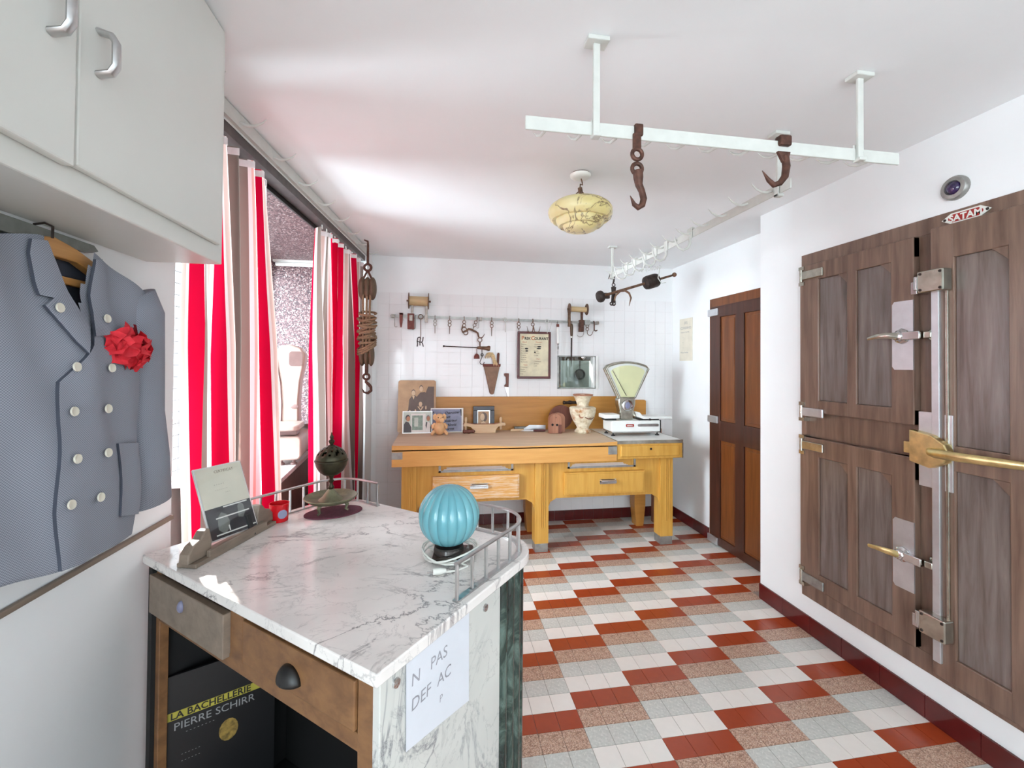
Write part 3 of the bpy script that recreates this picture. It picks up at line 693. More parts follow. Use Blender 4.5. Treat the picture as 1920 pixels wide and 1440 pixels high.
# pig figurine
px_, py_ = .016, 3.95
t = thing('pig_figurine', 'sitting cream pig figurine with round belly on the table', 'figurine', (px_, py_, .905))
build('body', MB().ball((px_, py_, .965), .054, .05, .062, 22, 12), 'pig_clay', t)
hd = build('head', MB().ball((px_, py_-.012, 1.052), .044, .042, .042, 20, 12), 'pig_clay', t)
build('snout', MB().lathe([(.024, 0), (.023, .018), (.021, .026), (.001, .027)], (px_+.014, py_-.044, 1.042), 14, axis=(.25, -1, -.05)), 'pig_clay', hd)
for ex_, ey_ in ((-.012, -.05), (.028, -.044)): build('eye', MB().ball((px_+ex_, py_+ey_, 1.063), .005), 'ink_black', hd)
for sgn in (-1, 1):
    build('ear', MB().prism([(-.004*sgn, .006), (.014*sgn, .026), (.034*sgn, .012), (.034*sgn, -.022), (.022*sgn, -.034), (.014*sgn, -.008)][::-sgn], (px_+.024*sgn, py_-.02, 1.07), X1, Z1, Y1, .01), 'pig_clay', hd, False, .003)
    build('ear_patch', MB().ball((px_+.030*sgn, py_-.026, 1.062), .008, .006, .013), 'fur_dark', hd)
    build('arm', MB().tube([(px_+.04*sgn, py_-.01, 1.005), (px_+.06*sgn, py_-.018, .985), (px_+.056*sgn, py_-.03, .965)], [.013, .014, .012], 10), 'pig_clay', t)
    build('leg', MB().tube([(px_+.042*sgn, py_-.01, .945), (px_+.06*sgn, py_-.025, .922)], [.014, .015], 10), 'pig_clay', t)
    build('foot', MB().ball((px_+.062*sgn, py_-.034, .9195), .0155, .016, .0145, 12, 8), 'pig_clay', t)
# small dark picture frame
t = thing('picture_frame', 'small dark framed portrait standing behind the pale wooden cradle', 'picture frame', (.42, 4.11, .905))
o_, w_u, n_ = lean(4.085, .906, .1); o_.x = .325
for a, b, c, d in ((0, .2, .198, .236), (0, .2, 0, .03), (0, .04, .03, .198), (.16, .2, .03, .198)):
    build('frame_bar', MB().prism([(a, c), (b, c), (b, d), (a, d)], o_, X1, w_u, n_, .016), 'frame_dark', t, False, .003)
build('backing', MB().prism([(.01, .01), (.19, .01), (.19, .226), (.01, .226)], o_, X1, w_u, -n_, .006), 'frame_dark', t, False)
panel_print('portrait', t, o_, X1, w_u, n_, [(0, [(.04, .03), (.16, .03), (.16, .198), (.04, .198)]), (1, [(.046, .03), (.15, .03), (.15, .188), (.046, .188)]),
    (2, ell(.10, .135, .034, .045)), (3, ell(.088, .135, .021, .034)), (3, [(.06, .03), (.075, .085), (.1, .1), (.125, .075), (.14, .03)])], ['silver_thin', 'sepia', 'sepia_dark', 'sepia_light'])
# pale wooden cradle (ham stand)
t = thing('wooden_cradle', 'pale wooden cradle with turned pegs in front of the dark portrait', 'stand', (.43, 4.03, .905))
pr_ = [(-.10, 0), (.10, 0), (.105, .03), (.125, .055), (.165, .066), (.19, .064), (.196, .08), (.185, .092), (.15, .09), (.09, .078), (-.09, .078), (-.15, .09), (-.185, .09), (-.196, .078), (-.19, .062), (-.165, .064), (-.125, .055), (-.105, .03)]
build('rail', MB().prism(pr_, (.425, 4.0, .9055), X1, Z1, Y1, .018), 'wood_pale', t, False, .003)
build('rail', MB().prism(pr_, (.425, 4.055, .9055), X1, Z1, Y1, .018), 'wood_block', t, False, .003)
build('base', MB().box(.33, .52, 4.018, 4.055, .9055, .922), 'wood_pale', t, False, .002)
for x in (.255, .58):
    build('peg', MB().lathe([(.011, 0), (.012, .06), (.014, .1), (.01, .115), (.001, .118)], (x, 4.045, .93), 12), 'wood_pale', t)
t = thing('turned_handle', 'dark brown turned wooden handle lying left of the cradle', 'handle', (.28, 4.04, .905))
build('grip', MB().lathe([(.012, 0), (.018, .01), (.014, .03), (.02, .055), (.013, .08), (.016, .1), (.004, .112)], (.225, 3.99, .924), 14, axis=(1, .05, 0)), 'wood_knife', t)
# knives and sharpening stone
t = thing('whetstone', 'grey sharpening stone lying on the table by the backboard', 'whetstone', (.76, 4.13, .905))
build('stone', MB().box(.72, .835, 4.09, 4.13, .915, .945), 'photo_midgrey', t, False, .002); build('holder', MB().box(.715, .84, 4.085, 4.135, .9055, .915), 'wood_block', t, False, .002)
t = thing('cleaver', 'cleaver with pale handle and broad blade lying at the table back', 'knife', (.82, 4.06, .905))
build('handle', MB().tube([(.675, 4.06, .918), (.69, 4.06, .918), (.80, 4.06, .918)], [.011, .0125, .0115], 12), 'wood_pale', t)
build('blade', MB().prism([(.80, .912), (1.02, .908), (1.02, .958), (.86, .962), (.80, .924)], (0, 4.085, 0), X1, Z1, Y1, .003), 'steel_plate', t, False)
t = thing('boning_knife', 'boning knife with dark red handle beside the rounded wooden block', 'knife', (.97, 4.0, .905))
build('handle', MB().tube([(.885, 4.02, .916), (.90, 4.02, .917), (.98, 4.015, .917), (1.0, 4.012, .918)], [.0085, .0105, .0105, .009], 10), 'frame_maroon', t)
build('blade', MB().prism([(.76, .915), (.885, .912), (.885, .922), (.80, .921)], (0, 4.0195, 0), X1, Z1, Y1, .002), 'steel_plate', t, False)
# rounded wooden blocks and disc
def arch(w, h, n=10): return [(0, 0), (w, 0)]+[(w/2+w/2*math.cos(PI*i/n), h-w/2*.85+w/2*.85*math.sin(PI*i/n)) for i in range(n+1)]
t = thing('knife_block', 'front round-topped wooden block with two dark holes', 'wooden block', (1.07, 3.93, .905))
build('block', MB().prism(arch(.115, .178), (1.012, 3.905, .9055), X1, Z1, Y1, .06), 'wood_block', t, False, .003)
for hx_, hz_, hr_ in ((1.04, .985, .011), (1.083, .983, .011), (1.072, 1.05, .004)): build('hole', MB().lathe([(hr_, 0), (hr_, .0012), (.001, .0012)], (hx_, 3.905, hz_), 12, axis=(0, -1, 0)), 'black_void', t)
build('notch', MB().box(1.095, 1.1275, 3.9035, 3.9365, .9056, .985), 'wood_knife', t, False, .001)
t = thing('knife_block', 'second round-topped wooden block tucked behind the first', 'wooden block', (1.12, 3.99, .905))
build('block', MB().prism(arch(.12, .18), (1.06, 3.975, .9055), X1, Z1, Y1, .05), 'wood_block', t, False, .003)
t = thing('wooden_disc', 'round reddish wooden disc leaning on the backboard behind the blocks', 'disc', (1.17, 4.1, .905))
build('disc', MB().lathe([(.002, 0), (.115, 0), (.12, .006), (.12, .016), (.115, .022), (.002, .022)], (1.175, 4.10, 1.027), 36, axis=(0, 1, .12)), 'wood_knife', t)
t = thing('wooden_peg', 'dark turned peg sticking out of the backboard left of the vase', 'peg', (1.24, 4.14, 1.16))
build('peg', MB().lathe([(.016, 0), (.02, .008), (.014, .02), (.014, .13), (.02, .14), (.012, .15)], (1.205, 4.13, 1.168), 12, axis=(1, 0, 0)), 'iron_dark', t); build('bracket', MB().box(1.27, 1.29, 4.13, 4.164, 1.15, 1.185), 'iron_dark', t, False)
# birch vase
vx, vy = 1.338, 3.93
t = thing('vase', 'cream bark-textured vase with flared neck and knots beside the fan scale', 'vase', (vx, vy, .905))
def knob(a, h): return 1+.03*math.sin(3*a+9*h)+.02*math.sin(7*a+20*h)
build('body', MB().lathe([(.07, .0005), (.078, .012), (.07, .026), (.055, .042), (.058, .058), (.085, .10), (.108, .15), (.12, .195), (.123, .232), (.116, .238), (.06, .246), (.052, .256), (.058, .28), (.072, .315), (.09, .352), (.084, .352), (.05, .29)], (vx, vy, .905), 32, rfun=knob), 'birch', t)
build('rim', MB().torus((vx, vy, 1.257), .088, .007, n=32), 'wood_block', t)
for x, z, r in ((-.045, 1.075, .02), (.03, 1.065, .013)):
    build('knot', MB().torus((vx+x, vy-.106+abs(x)*.25, z), r, .006, (x*1.5, -1, .2)).ball((vx+x, vy-.1+abs(x)*.25, z), r, .006, r), ['wood_block'], t)
build('crack', MB().tube([(vx-.02, vy-.117, 1.06), (vx+.01, vy-.114, 1.046), (vx+.045, vy-.102, 1.042), (vx+.08, vy-.074, 1.052)], [.003, .005, .005, .003], 8), 'wood_knife', t)
# fan scale
sx, sy = 1.75, 3.80
t = thing('fan_scale', 'white and chrome shop scale with fan-shaped yellow dial on the table end', 'scale', (sx, sy, .905))
bd = build('base', MB().prism(rr(-.23, .245, 0, .10, .02), (sx, sy-.11, .94), X1, Z1, Y1, .2), 'enamel_white', t, True, .006)
build('base_trim', MB().box(sx-.225, sx+.24, sy-.115, sy+.095, .932, .944), 'chrome', t, False, .003)
for x in (-.205, .215):
    for y in (-.09, .07):
        build('foot', MB().lathe([(.018, 0), (.018, .008), (.007, .012), (.007, .03)], (sx+x, sy+y, .9052), 14), 'black_plastic', t)
q = build('badge', MB().prism(rr(-.038, .038, -.013, .013, .008), (sx-.055, sy-.1105, .998), X1, Z1, (0, -1, 0), .002), 'enamel_red', t, False); fixn(q)
build('lettering', MB().text('BERKEL', .0165, (sx-.055, sy-.1131, .992), X1, Z1, align='CENTER', bold=.0003), 'sign_cream', q, False)
build('pattern', MB().prism(rr(.02, .22, -.012, .014, .01), (sx, sy-.1105, .998), X1, Z1, (0, -1, 0), .001), 'aluminium', t, False)
build('column', MB().prism([(-.062, 0), (.062, 0), (.068, .09), (.082, .14), (.082, .18), (.072, .205), (-.072, .205), (-.082, .18), (-.082, .14), (-.068, .09)], (sx-.05, sy-.04, 1.04), X1, Z1, Y1, .09), 'nickel', t, True, .01)
bdg = build('medallion', MB().lathe([(.052, 0), (.05, .008), (.038, .012), (.036, .009), (.001, .009)], (sx-.05, sy-.042, 1.17), 28, axis=(0, -1, 0)), 'chrome', t)
build('emblem', MB().ball((sx-.05, sy-.052, 1.172), .024, .003, .03), 'photo_blue', bdg)
a0, a1, Rf = math.radians(64.6), math.radians(115.4), .478
cx_, cz_ = sx-.045, 1.085
def fan(r0, r1, n=16):
    return [(r0*math.cos(a0), r0*math.sin(a0))]+[(r1*math.cos(a0+(a1-a0)*i/n), r1*math.sin(a0+(a1-a0)*i/n)*(1.0 if 0 < i < n else .972)) for i in range(n+1)]+[(r0*math.cos(a1), r0*math.sin(a1))]
ff = fan(.172, Rf)
build('dial', MB().prism(fan(.172, Rf-.006), (cx_, sy-.03, cz_), X1, Z1, Y1, .05), 'enamel_white', t, False)
ym = build('dial_face', MB().prism([(a*.86, b) for a, b in fan(.18, .45)], (cx_+.005, sy-.0315, cz_), X1, Z1, Y1, .0014), 'dial_yellow', t, False)
build('dial_rim', MB().tube([(cx_+a, sy-.03, cz_+b) for a, b in ff], .011, 10, closed=True).tube([(cx_+a, sy+.02, cz_+b) for a, b in ff], .011, 10, closed=True), 'nickel', t)
build('needle', MB().tube([(cx_-.012, sy-.035, cz_+.175), (cx_-.145, sy-.035, cz_+.405)], .0025, 6), 'iron_dark', t)
build('dial_glass', MB().prism(fan(.172, Rf-.01), (cx_, sy-.041, cz_), X1, Z1, Y1, .002), 'glass_clear', t, False)
build('weight_pan', MB().prism(rr(-.075, .075, -.08, .08, .02), (sx-.215, sy-.02, 1.06), X1, Y1, Z1, .036), 'enamel_white', t, True, .006)
build('goods_plate', MB().prism([(.03, .062), (.045, .062), (.07, .03), (.10, .022), (.35, .022), (.36, .0), (.08, 0), (.05, .012)], (sx, sy-.1, 1.052), X1, Z1, Y1, .17), 'enamel_white', t, True, .003)
build('plate_arm', MB().box(sx+.05, sx+.235, sy-.09, sy+.06, 1.038, 1.052).cyl((sx+.14, sy-.08, 1.046), (sx+.14, sy-.105, 1.046), .013, 12).box(sx+.232, sx+.242, sy-.115, sy-.10, .93, 1.045).box(sx-.27, sx-.16, sy-.06, sy+.02, 1.04, 1.06), 'black_plastic', t, False, .002)

# ================================================================== WALL RAIL AND WHAT HANGS ON IT
RY = WB-.05
def rz(x): return 1.975-.0095*(x+.44)      # the rail sags very slightly to the right
t = thing('hook_rail', 'long zinc hook rail fixed across the tiled back wall', 'rail', (.57, RY, 1.95))
m = MB().prism([(-.44, rz(-.44)-.011), (1.575, rz(1.575)-.011), (1.575, rz(1.575)+.011), (-.44, rz(-.44)+.011)], (0, RY-.004, 0), X1, Z1, Y1, .008)
build('bar', m, 'zinc', t, False)
for x in (-.42, -.235, .395, 1.46, 1.56):
    build('bracket', MB().box(x-.012, x+.012, RY-.008, WB-.006, rz(x)-.016, rz(x)+.016), 'iron_bright', t, False, .002)
FY_ = RY-.012
def hook_curve(x, z, r, side=1, y=FY_): return arc((x+r*side, y, z), (-side, 0, 0), (0, 0, -1), r, 0, PI*1.05, 10)
def ring_hook(x, mat, label, tail=.07, tilt=0, kind='pin'):
    z = rz(x)
    t = thing('swivel_hook', label, 'hook', (x, FY_, z-.15), 'swivel hooks on the wall rail')
    e = Vector((math.sin(tilt), 0, -math.cos(tilt)))
    p = Vector((x, FY_, z))
    build('clip', MB().torus(p+Vector((0, .006, 0)), .016, .0035, (1, 0, 0), 14, 6), mat, t)
    for q in (.036, .066): build('ring', MB().torus(p+e*q, .0145, .0032, (0, 1, 0), 16, 6), mat, t)
    b = p+e*.081
    if kind == 'pin': build('pin', MB().tube([b, b+e*tail], [.0045, .003], 8), mat, t)
    elif kind == 'hook':
        c = b+e*.02; build('hook', MB().tube([b, c]+arc(c+X1*.026-Z1*.0, -X1, -Z1, .026, 0, PI*.95, 10)[1:]+[c+X1*.066+Z1*.03], [.0035]*12+[.0015], 8), mat, t)
    return t
ring_hook(-.034, 'iron_bright', 'pale twin-ring hook on the rail, just right of the twine roller')
ring_hook(.101, 'iron_brown', 'brown twin-ring hook on the rail, second right of the twine roller')
ring_hook(.237, 'iron_brown', 'twin-ring hook holding the left end of the bent iron bar', kind='none')
ring_hook(.358, 'iron_brown', 'slanted twin-ring hook holding the middle of the bent iron bar', .02, -.35)
ring_hook(.499, 'iron_brown', 'twin-ring hook with long pin between the bent iron bar and the price list', .08)
ring_hook(.761, 'iron_brown', 'twin-ring hook over the left corner of the price list', .02)
ring_hook(1.45, 'iron_brown', 'hook with two rings below the right roller', kind='hook')
def s_hook(x, mat, label, drop, r, side=1, rad=.003, name='meat_hook'):
    z = rz(x)
    pts = arc((x, RY+.0, z), (0, 1, 0), Z1, .014, -.2, PI, 8)+[Vector((x, FY_-.004, z-.03)), Vector((x, FY_-.004, z-drop))]
    pts += arc((x+r*side, FY_-.004, z-drop), (-side, 0, 0), (0, 0, -1), r, 0, PI*.9, 10)[1:]
    o = build(name, MB().tube(pts, [rad]*(len(pts)-1)+[rad*.35], 8), mat)
    tag(o, label, 'hook', 'plain hooks on the wall rail')
s_hook(-.40, 'iron_bright', 'thin pale wire hook at the far left end of the wall rail', .09, .012, 1)
s_hook(-.215, 'iron_bright', 'thin wire hook hanging left of the dark bracket', .10, .02, -1)
s_hook(.375, 'iron_bright', 'faint thin hook behind the slanted twin-ring hook', .08, .01, -1, .002)
s_hook(1.41, 'iron_bright', 'pale curved hook beneath the right roller bracket', .11, .035, -1, .0025)
s_hook(1.52, 'iron_rust', 'short rusty hook at the right end of the wall rail', .065, .016, 1, .006)
for x, lab in ((.629, 'white ring hook on the rail left of the price list'), (1.039, 'white ring hook over the right corner of the price list')):
    t = thing('white_hook', lab, 'hook', (x, FY_, rz(x)-.1), 'white hooks on the wall rail')
    build('ring', MB().torus((x, FY_, rz(x)), .017, .005, (0, 1, 0), 18, 8), 'iron_white', t); build('shank', MB().tube([(x, FY_, rz(x)-.018), (x+.002, FY_-.01, rz(x)-.12)], [.005, .004], 8), 'iron_white', t)
t = thing('leather_strap', 'dark red tapered strap hanging over the left of the rail', 'strap', (-.343, FY_, 1.87))
build('strap', MB().prism([(-.016, .03), (.016, .03), (.013, -.06), (.006, -.105), (-.006, -.105), (-.013, -.06)], (-.343, FY_-.008, rz(-.34)), X1, Z1, Y1, .006), 'leather_red', t, False, .002)
build('loop', MB().box(-.359, -.327, FY_-.008, RY+.012, rz(-.34)+.012, rz(-.34)+.03), 'leather_red', t, False)
# twine rollers
def roller(x0, x1, zc, rw, re, mat, label, post):
    t = thing('twine_roller', label, 'roller', ((x0+x1)/2, RY, rz(x0)))
    ax = (1, 0, -.03)
    build('spool', MB().cyl((x0+.006, RY-.02, zc), (x1-.006, RY-.02, zc-.004), rw, 20), mat, t)
    for x in (x0, x1): build('end_disc', MB().cyl((x-.003, RY-.02, zc), (x+.003, RY-.02, zc), re, 20), 'iron_brown', t)
    build('axle', MB().cyl((x0-.02, RY-.02, zc), (x1+.02, RY-.02, zc-.004), .009, 10), 'iron_brown', t)
    for x, w, m_ in post:
        build('arm', MB().box(x-w, x+w, RY-.026, RY-.01, rz(x)-.03, zc-.01), m_, t, False, .002)
    return t
t = roller(-.275, -.095, 2.118, .044, .075, 'wood_spool', 'pale wooden twine roller on two arms above the left of the rail', [(-.245, .011, 'iron_bright'), (-.115, .011, 'iron_bright')])
build('clamp', MB().box(-.285, -.225, RY-.03, RY+.012, 1.855, 2.0), 'leather_red', t, False, .003); build('bolt', MB().box(-.268, -.238, RY-.042, RY-.03, 1.93, 1.985).box(-.13, -.10, RY-.042, RY-.026, 1.92, 1.985), 'iron_bright', t, False, .002)
t = roller(1.262, 1.44, 2.085, .026, .056, 'wood_spool', 'slim twine roller with round ends above the right of the rail', [(1.262, .012, 'iron_brown'), (1.39, .011, 'iron_rust')])
build('clamp', MB().box(1.365, 1.41, RY-.03, RY+.012, 1.865, 1.98), 'iron_rust', t, False, .003); build('arm_end', MB().box(1.25, 1.275, RY-.03, RY-.005, 1.91, 2.06), 'iron_brown', t, False, .004); build('clamp_jaw', MB().box(1.42, 1.475, RY-.03, RY+.012, 1.93, 1.98), 'zinc', t, False, .003)
# long branding iron
x = -.166
t = thing('branding_iron', 'long thin iron with letter-shaped end hanging from the rail', 'branding iron', (x, FY_, 1.69))
build('rod', MB().torus((x, FY_, rz(x)), .021, .004, (0, 1, 0), 18, 6).tube([(x, FY_, rz(x)-.021), (x+.002, FY_, 1.80), (x-.004, FY_, 1.765)], .0032, 8), 'iron_brown', t)
m = MB().tube(arc((x-.012, FY_, 1.768), X1, Z1, .014, 0, PI, 8)+[Vector((x-.03, FY_, 1.745)), Vector((x-.026, FY_, 1.72)), Vector((x-.03, FY_, 1.695))], .0045, 8)
m.tube([(x+.024, FY_, 1.785), (x+.02, FY_, 1.75), (x+.012, FY_, 1.735), (x+.02, FY_, 1.72), (x+.026, FY_, 1.695)], .0045, 8).tube([(x-.026, FY_, 1.745), (x-.006, FY_, 1.735), (x+.014, FY_, 1.738)], .004, 8).tube([(x-.002, FY_, 1.765), (x-.006, FY_, 1.735), (x-.004, FY_, 1.705)], .004, 8)
build('letters', m, 'iron_dark', t)
# bent iron bar (gambrel)
t = thing('gambrel_bar', 'bent brown iron bar hanging between two rail hooks', 'iron bar', (.3, FY_-.012, 1.77))
build('bar', MB().tube([(.222, FY_-.012, 1.90), (.214, FY_-.012, 1.86), (.222, FY_-.012, 1.835), (.25, FY_-.012, 1.845), (.28, FY_-.012, 1.868), (.31, FY_-.012, 1.86), (.345, FY_-.012, 1.843), (.365, FY_-.012, 1.83), (.372, FY_-.012, 1.80), (.382, FY_-.012, 1.785), (.41, FY_-.012, 1.79), (.432, FY_-.012, 1.825)], [.005, .006, .008, .009, .01, .01, .009, .009, .008, .006, .005, .002], 10), 'iron_brown', t)
build('link', MB().torus((.238, FY_-.012, 1.86), .022, .0045, (0, 1, 0), 16, 6).torus((.252, FY_-.012, 1.832), .02, .0045, (0, 1, 0), 16, 6), 'iron_brown', t)
# small steelyard hanging from the bar
t = thing('small_steelyard', 'small rusty steelyard with bell weight hanging above the cone sheath', 'steelyard', (.36, FY_-.02, 1.55))
yy = FY_-.022
build('ring', MB().torus((.385, yy+.006, 1.766), .02, .004, (0, 1, 0), 18, 6).cyl((.386, yy, 1.746), (.386, yy, 1.70), .006, 8), 'iron_brown', t)
build('beam', MB().tube([(.05, yy, 1.702), (.22, yy, 1.696), (.37, yy, 1.692)], [.004, .0045, .005], 8).ball((.048, yy, 1.702), .009), 'iron_dark', t)
build('head', MB().tube([(.362, yy, 1.692), (.41, yy, 1.69), (.45, yy, 1.687), (.47, yy, 1.686), (.482, yy, 1.685)], [.012, .015, .018, .026, .022], 14), 'iron_brown', t)
build('weight', MB().cyl((.357, yy, 1.69), (.357, yy, 1.635), .003, 6).lathe([(.026, 0), (.027, .006), (.024, .028), (.014, .044), (.004, .05)], (.357, yy, 1.587), 18), 'leather_red', t)
build('hook', MB().tube([(.405, yy, 1.685), (.407, yy, 1.60)], .004, 8).torus((.407, yy, 1.625), .012, .0035, (0, 1, 0)).tube([(.407, yy, 1.605)]+arc((.407, yy, 1.555), -X1, -Z1, .02, -.4, PI*1.05, 10), .0035, 8), 'iron_dark', t)
# leather cone with knives
t = thing('knife_sheath', 'brown cone-shaped sheath hanging on the wall', 'sheath', (.505, WB-.03, 1.245))
cone = [(-.08, .285), (.08, .285), (.022, .01), (.012, 0), (-.006, 0), (-.016, .01)]
build('cone', MB().prism(cone[::-1], (.506, WB-.05, 1.248), X1, Z1, Y1, .04), 'hide_brown', t, False, .006)
fixn(t.children[-1])
build('rim', MB().prism([(-.082, .265), (.082, .265), (.084, .292), (-.084, .292)], (.506, WB-.054, 1.248), X1, Z1, Y1, .048), 'leather_red', t, False, .004)
t = thing('sheath_knife', 'knife with red-brown handle standing in the cone sheath', 'knife', (.57, WB-.03, 1.5))
build('handle', MB().tube([(.562, WB-.028, 1.46), (.566, WB-.028, 1.56), (.57, WB-.028, 1.635), (.572, WB-.028, 1.648)], [.009, .011, .0125, .006], 10), 'wood_knife', t)
t = thing('straw_bundle', 'tuft of dried straw hooked over the rim of the cone sheath', 'straw', (.5, WB-.04, 1.53))
m = MB()
for i in range(16):
    a = random.uniform(-.02, .02); b = random.uniform(-.03, .03)
    m.tube([(.455+a, WB-.06-abs(a), 1.60+b*.4), (.475+a, WB-.058, 1.64+b*.3), (.505+a, WB-.056, 1.635+b*.4), (.525+a*.6, WB-.054, 1.585), (.545+a*1.3, WB-.052, 1.525+b*.4)], [.002, .005, .006, .005, .002], 6)
build('tuft', m, 'bone_straw', t)
# knife on the wall beside it
t = thing('wall_knife', 'pointed knife with bent wooden handle hanging beside the sheath', 'knife', (.65, WB-.02, 1.225))
build('handle', MB().prism([(-.026, 1.446), (-.022, 1.425), (-.006, 1.415), (-.004, 1.35), (-.02, 1.335), (-.02, 1.32), (.02, 1.315), (.022, 1.45), (-.01, 1.452)], (.652, WB-.03, 0), X1, Z1, Y1, .02), 'wood_knife', t, False, .003); fixn(t.children[-1])
build('blade', MB().prism([(-.018, 1.322), (.02, 1.322), (.022, 1.228), (.012, 1.228)], (.652, WB-.022, 0), X1, Z1, Y1, .004), 'steel_plate', t, False); fixn(t.children[-1])
# framed price list
t = thing('price_list', 'maroon framed price list hanging from the wall rail', 'sign', (.915, WB-.04, 1.40))
fy = WB-.05
for a, b, c, d in ((.752, 1.08, 1.835, 1.857), (.752, 1.08, 1.40, 1.422), (.752, .774, 1.422, 1.835), (1.058, 1.08, 1.422, 1.835)):
    build('frame_bar', MB().box(a, b, fy-.012, fy+.012, c, d), 'frame_maroon', t, False, .003)
build('sheet', MB().box(.774, 1.058, fy-.002, fy+.008, 1.422, 1.835), 'price_paper', t, False)
m = MB(); yq = fy-.0026
m.text('P', .052, (.79, yq, 1.775), X1, Z1, 1, bold=.001).text('C', .052, (.885, yq, 1.775), X1, Z1, 1, bold=.001)
m.text('RIX', .037, (.82, yq, 1.777), X1, Z1, 0, bold=.0012).text('OURANT', .037, (.918, yq, 1.777), X1*.9, Z1, 0, bold=.0012)
m.text('Bœuf', .02, (.80, yq, 1.748), X1, Z1, 1).text('Mouton', .02, (.93, yq, 1.748), X1, Z1, 1).text('Porc', .02, (.94, yq, 1.585), X1, Z1, 1).text('Veau', .02, (.81, yq, 1.527), X1, Z1, 1)
for i, s in enumerate(('Poitrine', 'Plat', 'Filet', 'Aloyau', 'Entrecôte', 'Culotte', 'Tranche', 'Paleron', 'Rumsteck')): m.text(s, .0165, (.785, yq, 1.727-.0212*i), X1, Z1, 2)
for i, s in enumerate(('Côtelettes', 'Gigot', '', 'Epaule', 'Poitrine', 'Collet')): m.text(s, .0165, (.915, yq, 1.727-.0212*i), X1, Z1, 2)
for i, s in enumerate(('Côtelettes', 'Epaule', 'Poitrine', 'Cou')): m.text(s, .0165, (.78, yq, 1.506-.0212*i), X1, Z1, 2)
for i, s in enumerate(('Côtelettes', 'Jambon', 'Lard')): m.text(s, .0165, (.915, yq, 1.562-.0212*i), X1, Z1, 2)
for i in range(5): m.text('. . . . . . . . . .', .011, (.915, yq, 1.492-.012*i), X1, Z1, 2)
for a, b, c, d in ((.822, .858, 1.682, 1.698), (.828, .858, 1.661, 1.675), (.945, .988, 1.703, 1.717), (.94, .985, 1.686, 1.698), (.915, .932, 1.65, 1.662)):
    m.add([(x_, yq-.0004, z_) for x_, z_ in [((a+b)/2+(b-a)/2*math.cos(q), (c+d)/2+(d-c)/2*math.sin(q)) for q in [2*PI*i/12 for i in range(12)]]], [tuple(range(12))], 0)
build('print', m, ['ink_black', 'ink_orange', 'ink_brown'], t, False)
build('wire', MB().tube([(1.065, fy, 1.855), (1.09, FY_, rz(1.09))], .0012, 5).tube([(.77, fy, 1.855), (.762, FY_, 1.90)], .0012, 5), 'iron_bright', t)
t = thing('anchor_hook', 'iron double hook shaped like an anchor above the price list', 'hook', (.9, FY_, 1.85))
build('rings', MB().torus((.899, FY_+.006, rz(.9)), .016, .0035, (1, 0, 0)).torus((.899, FY_, rz(.9)-.037), .015, .0035, (0, 1, 0)), 'iron_brown', t)
for sgn in (-1, 1): build('prong', MB().tube([(.899, FY_-.02, 1.912), (.9+.006*sgn, FY_-.03, 1.872)]+arc((.9+.032*sgn, FY_-.03, 1.872), (-sgn, 0, 0), -Z1, .026, 0, PI*.85, 8)[1:]+[Vector((.9+.066*sgn, FY_-.03, 1.905))], [.005, .005]+[.004]*8+[.0015], 8), 'iron_brown', t)
# thermometer
t = thing('thermometer', 'slim glass thermometer hanging under the rail beside the price list', 'thermometer', (1.15, FY_, 1.635))
build('cap', MB().box(1.135, 1.161, FY_-.01, FY_+.006, 1.905, 1.935), 'leather_red', t, False, .002); build('tube', MB().cyl((1.148, FY_, 1.905), (1.152, FY_, 1.745), .0125, 12), 'enamel_white', t)
build('bulb', MB().lathe([(.003, 0), (.004, .03), (.003, .045), (.008, .06), (.009, .075), (.004, .09), (.0125, .11)], (1.152, FY_, 1.635), 12), 'zinc', t)
build('hook', MB().torus((1.147, FY_+.01, 1.955), .014, .003, (1, 0, 0)), 'iron_bright', t)
# sharpening steel
t = thing('sharpening_steel', 'long sharpening steel with wooden grip hanging in front of the hatch', 'sharpening steel', (1.285, FY_-.01, 1.52))
build('loop', MB().torus((1.287, FY_, 1.95), .014, .0032, (1, 0, 0)), 'iron_bright', t)
build('grip', MB().lathe([(.007, 0), (.0125, .01), (.0145, .05), (.016, .085), (.013, .115), (.006, .125)], (1.285, FY_-.012, 1.815), 14), 'wood_pulley', t)
build('ferrule', MB().cyl((1.285, FY_-.012, 1.80), (1.285, FY_-.012, 1.816), .009, 12), 'nickel', t)
build('rod', MB().tube([(1.285, FY_-.012, 1.80), (1.284, FY_-.012, 1.62), (1.283, FY_-.012, 1.52)], [.0085, .008, .002], 10), 'iron_dark', t)
# notice on the recess wall
t = thing('wall_notice', 'cream notice sheet pinned on the white recess wall beside the door', 'notice', (WN, 3.94, 1.585))
build('sheet', MB().box(WN-.004, WN, 3.83, 4.05, 1.585, 2.0), 'paper_cream', t, False)
m = MB(); xq = WN-.0048
m.text('DES', .034, (xq, 3.94, 1.945), (0, -1, 0), Z1, align='CENTER').text('CONSERVES', .034, (xq, 3.94, 1.895), (0, -1, 0), Z1, align='CENTER')
for i, s in enumerate(('toujours fraiches', '', '', '', 'Maison fondée')): m.text(s, .022, (xq, 4.03, 1.86-.05*i), (0, -1, 0), Z1)
for i in range(3): m.text('- -', .022, (xq, 4.0, 1.81-.05*i), (0, -1, 0), Z1)
build('print', m, 'ink_grey', t, False)

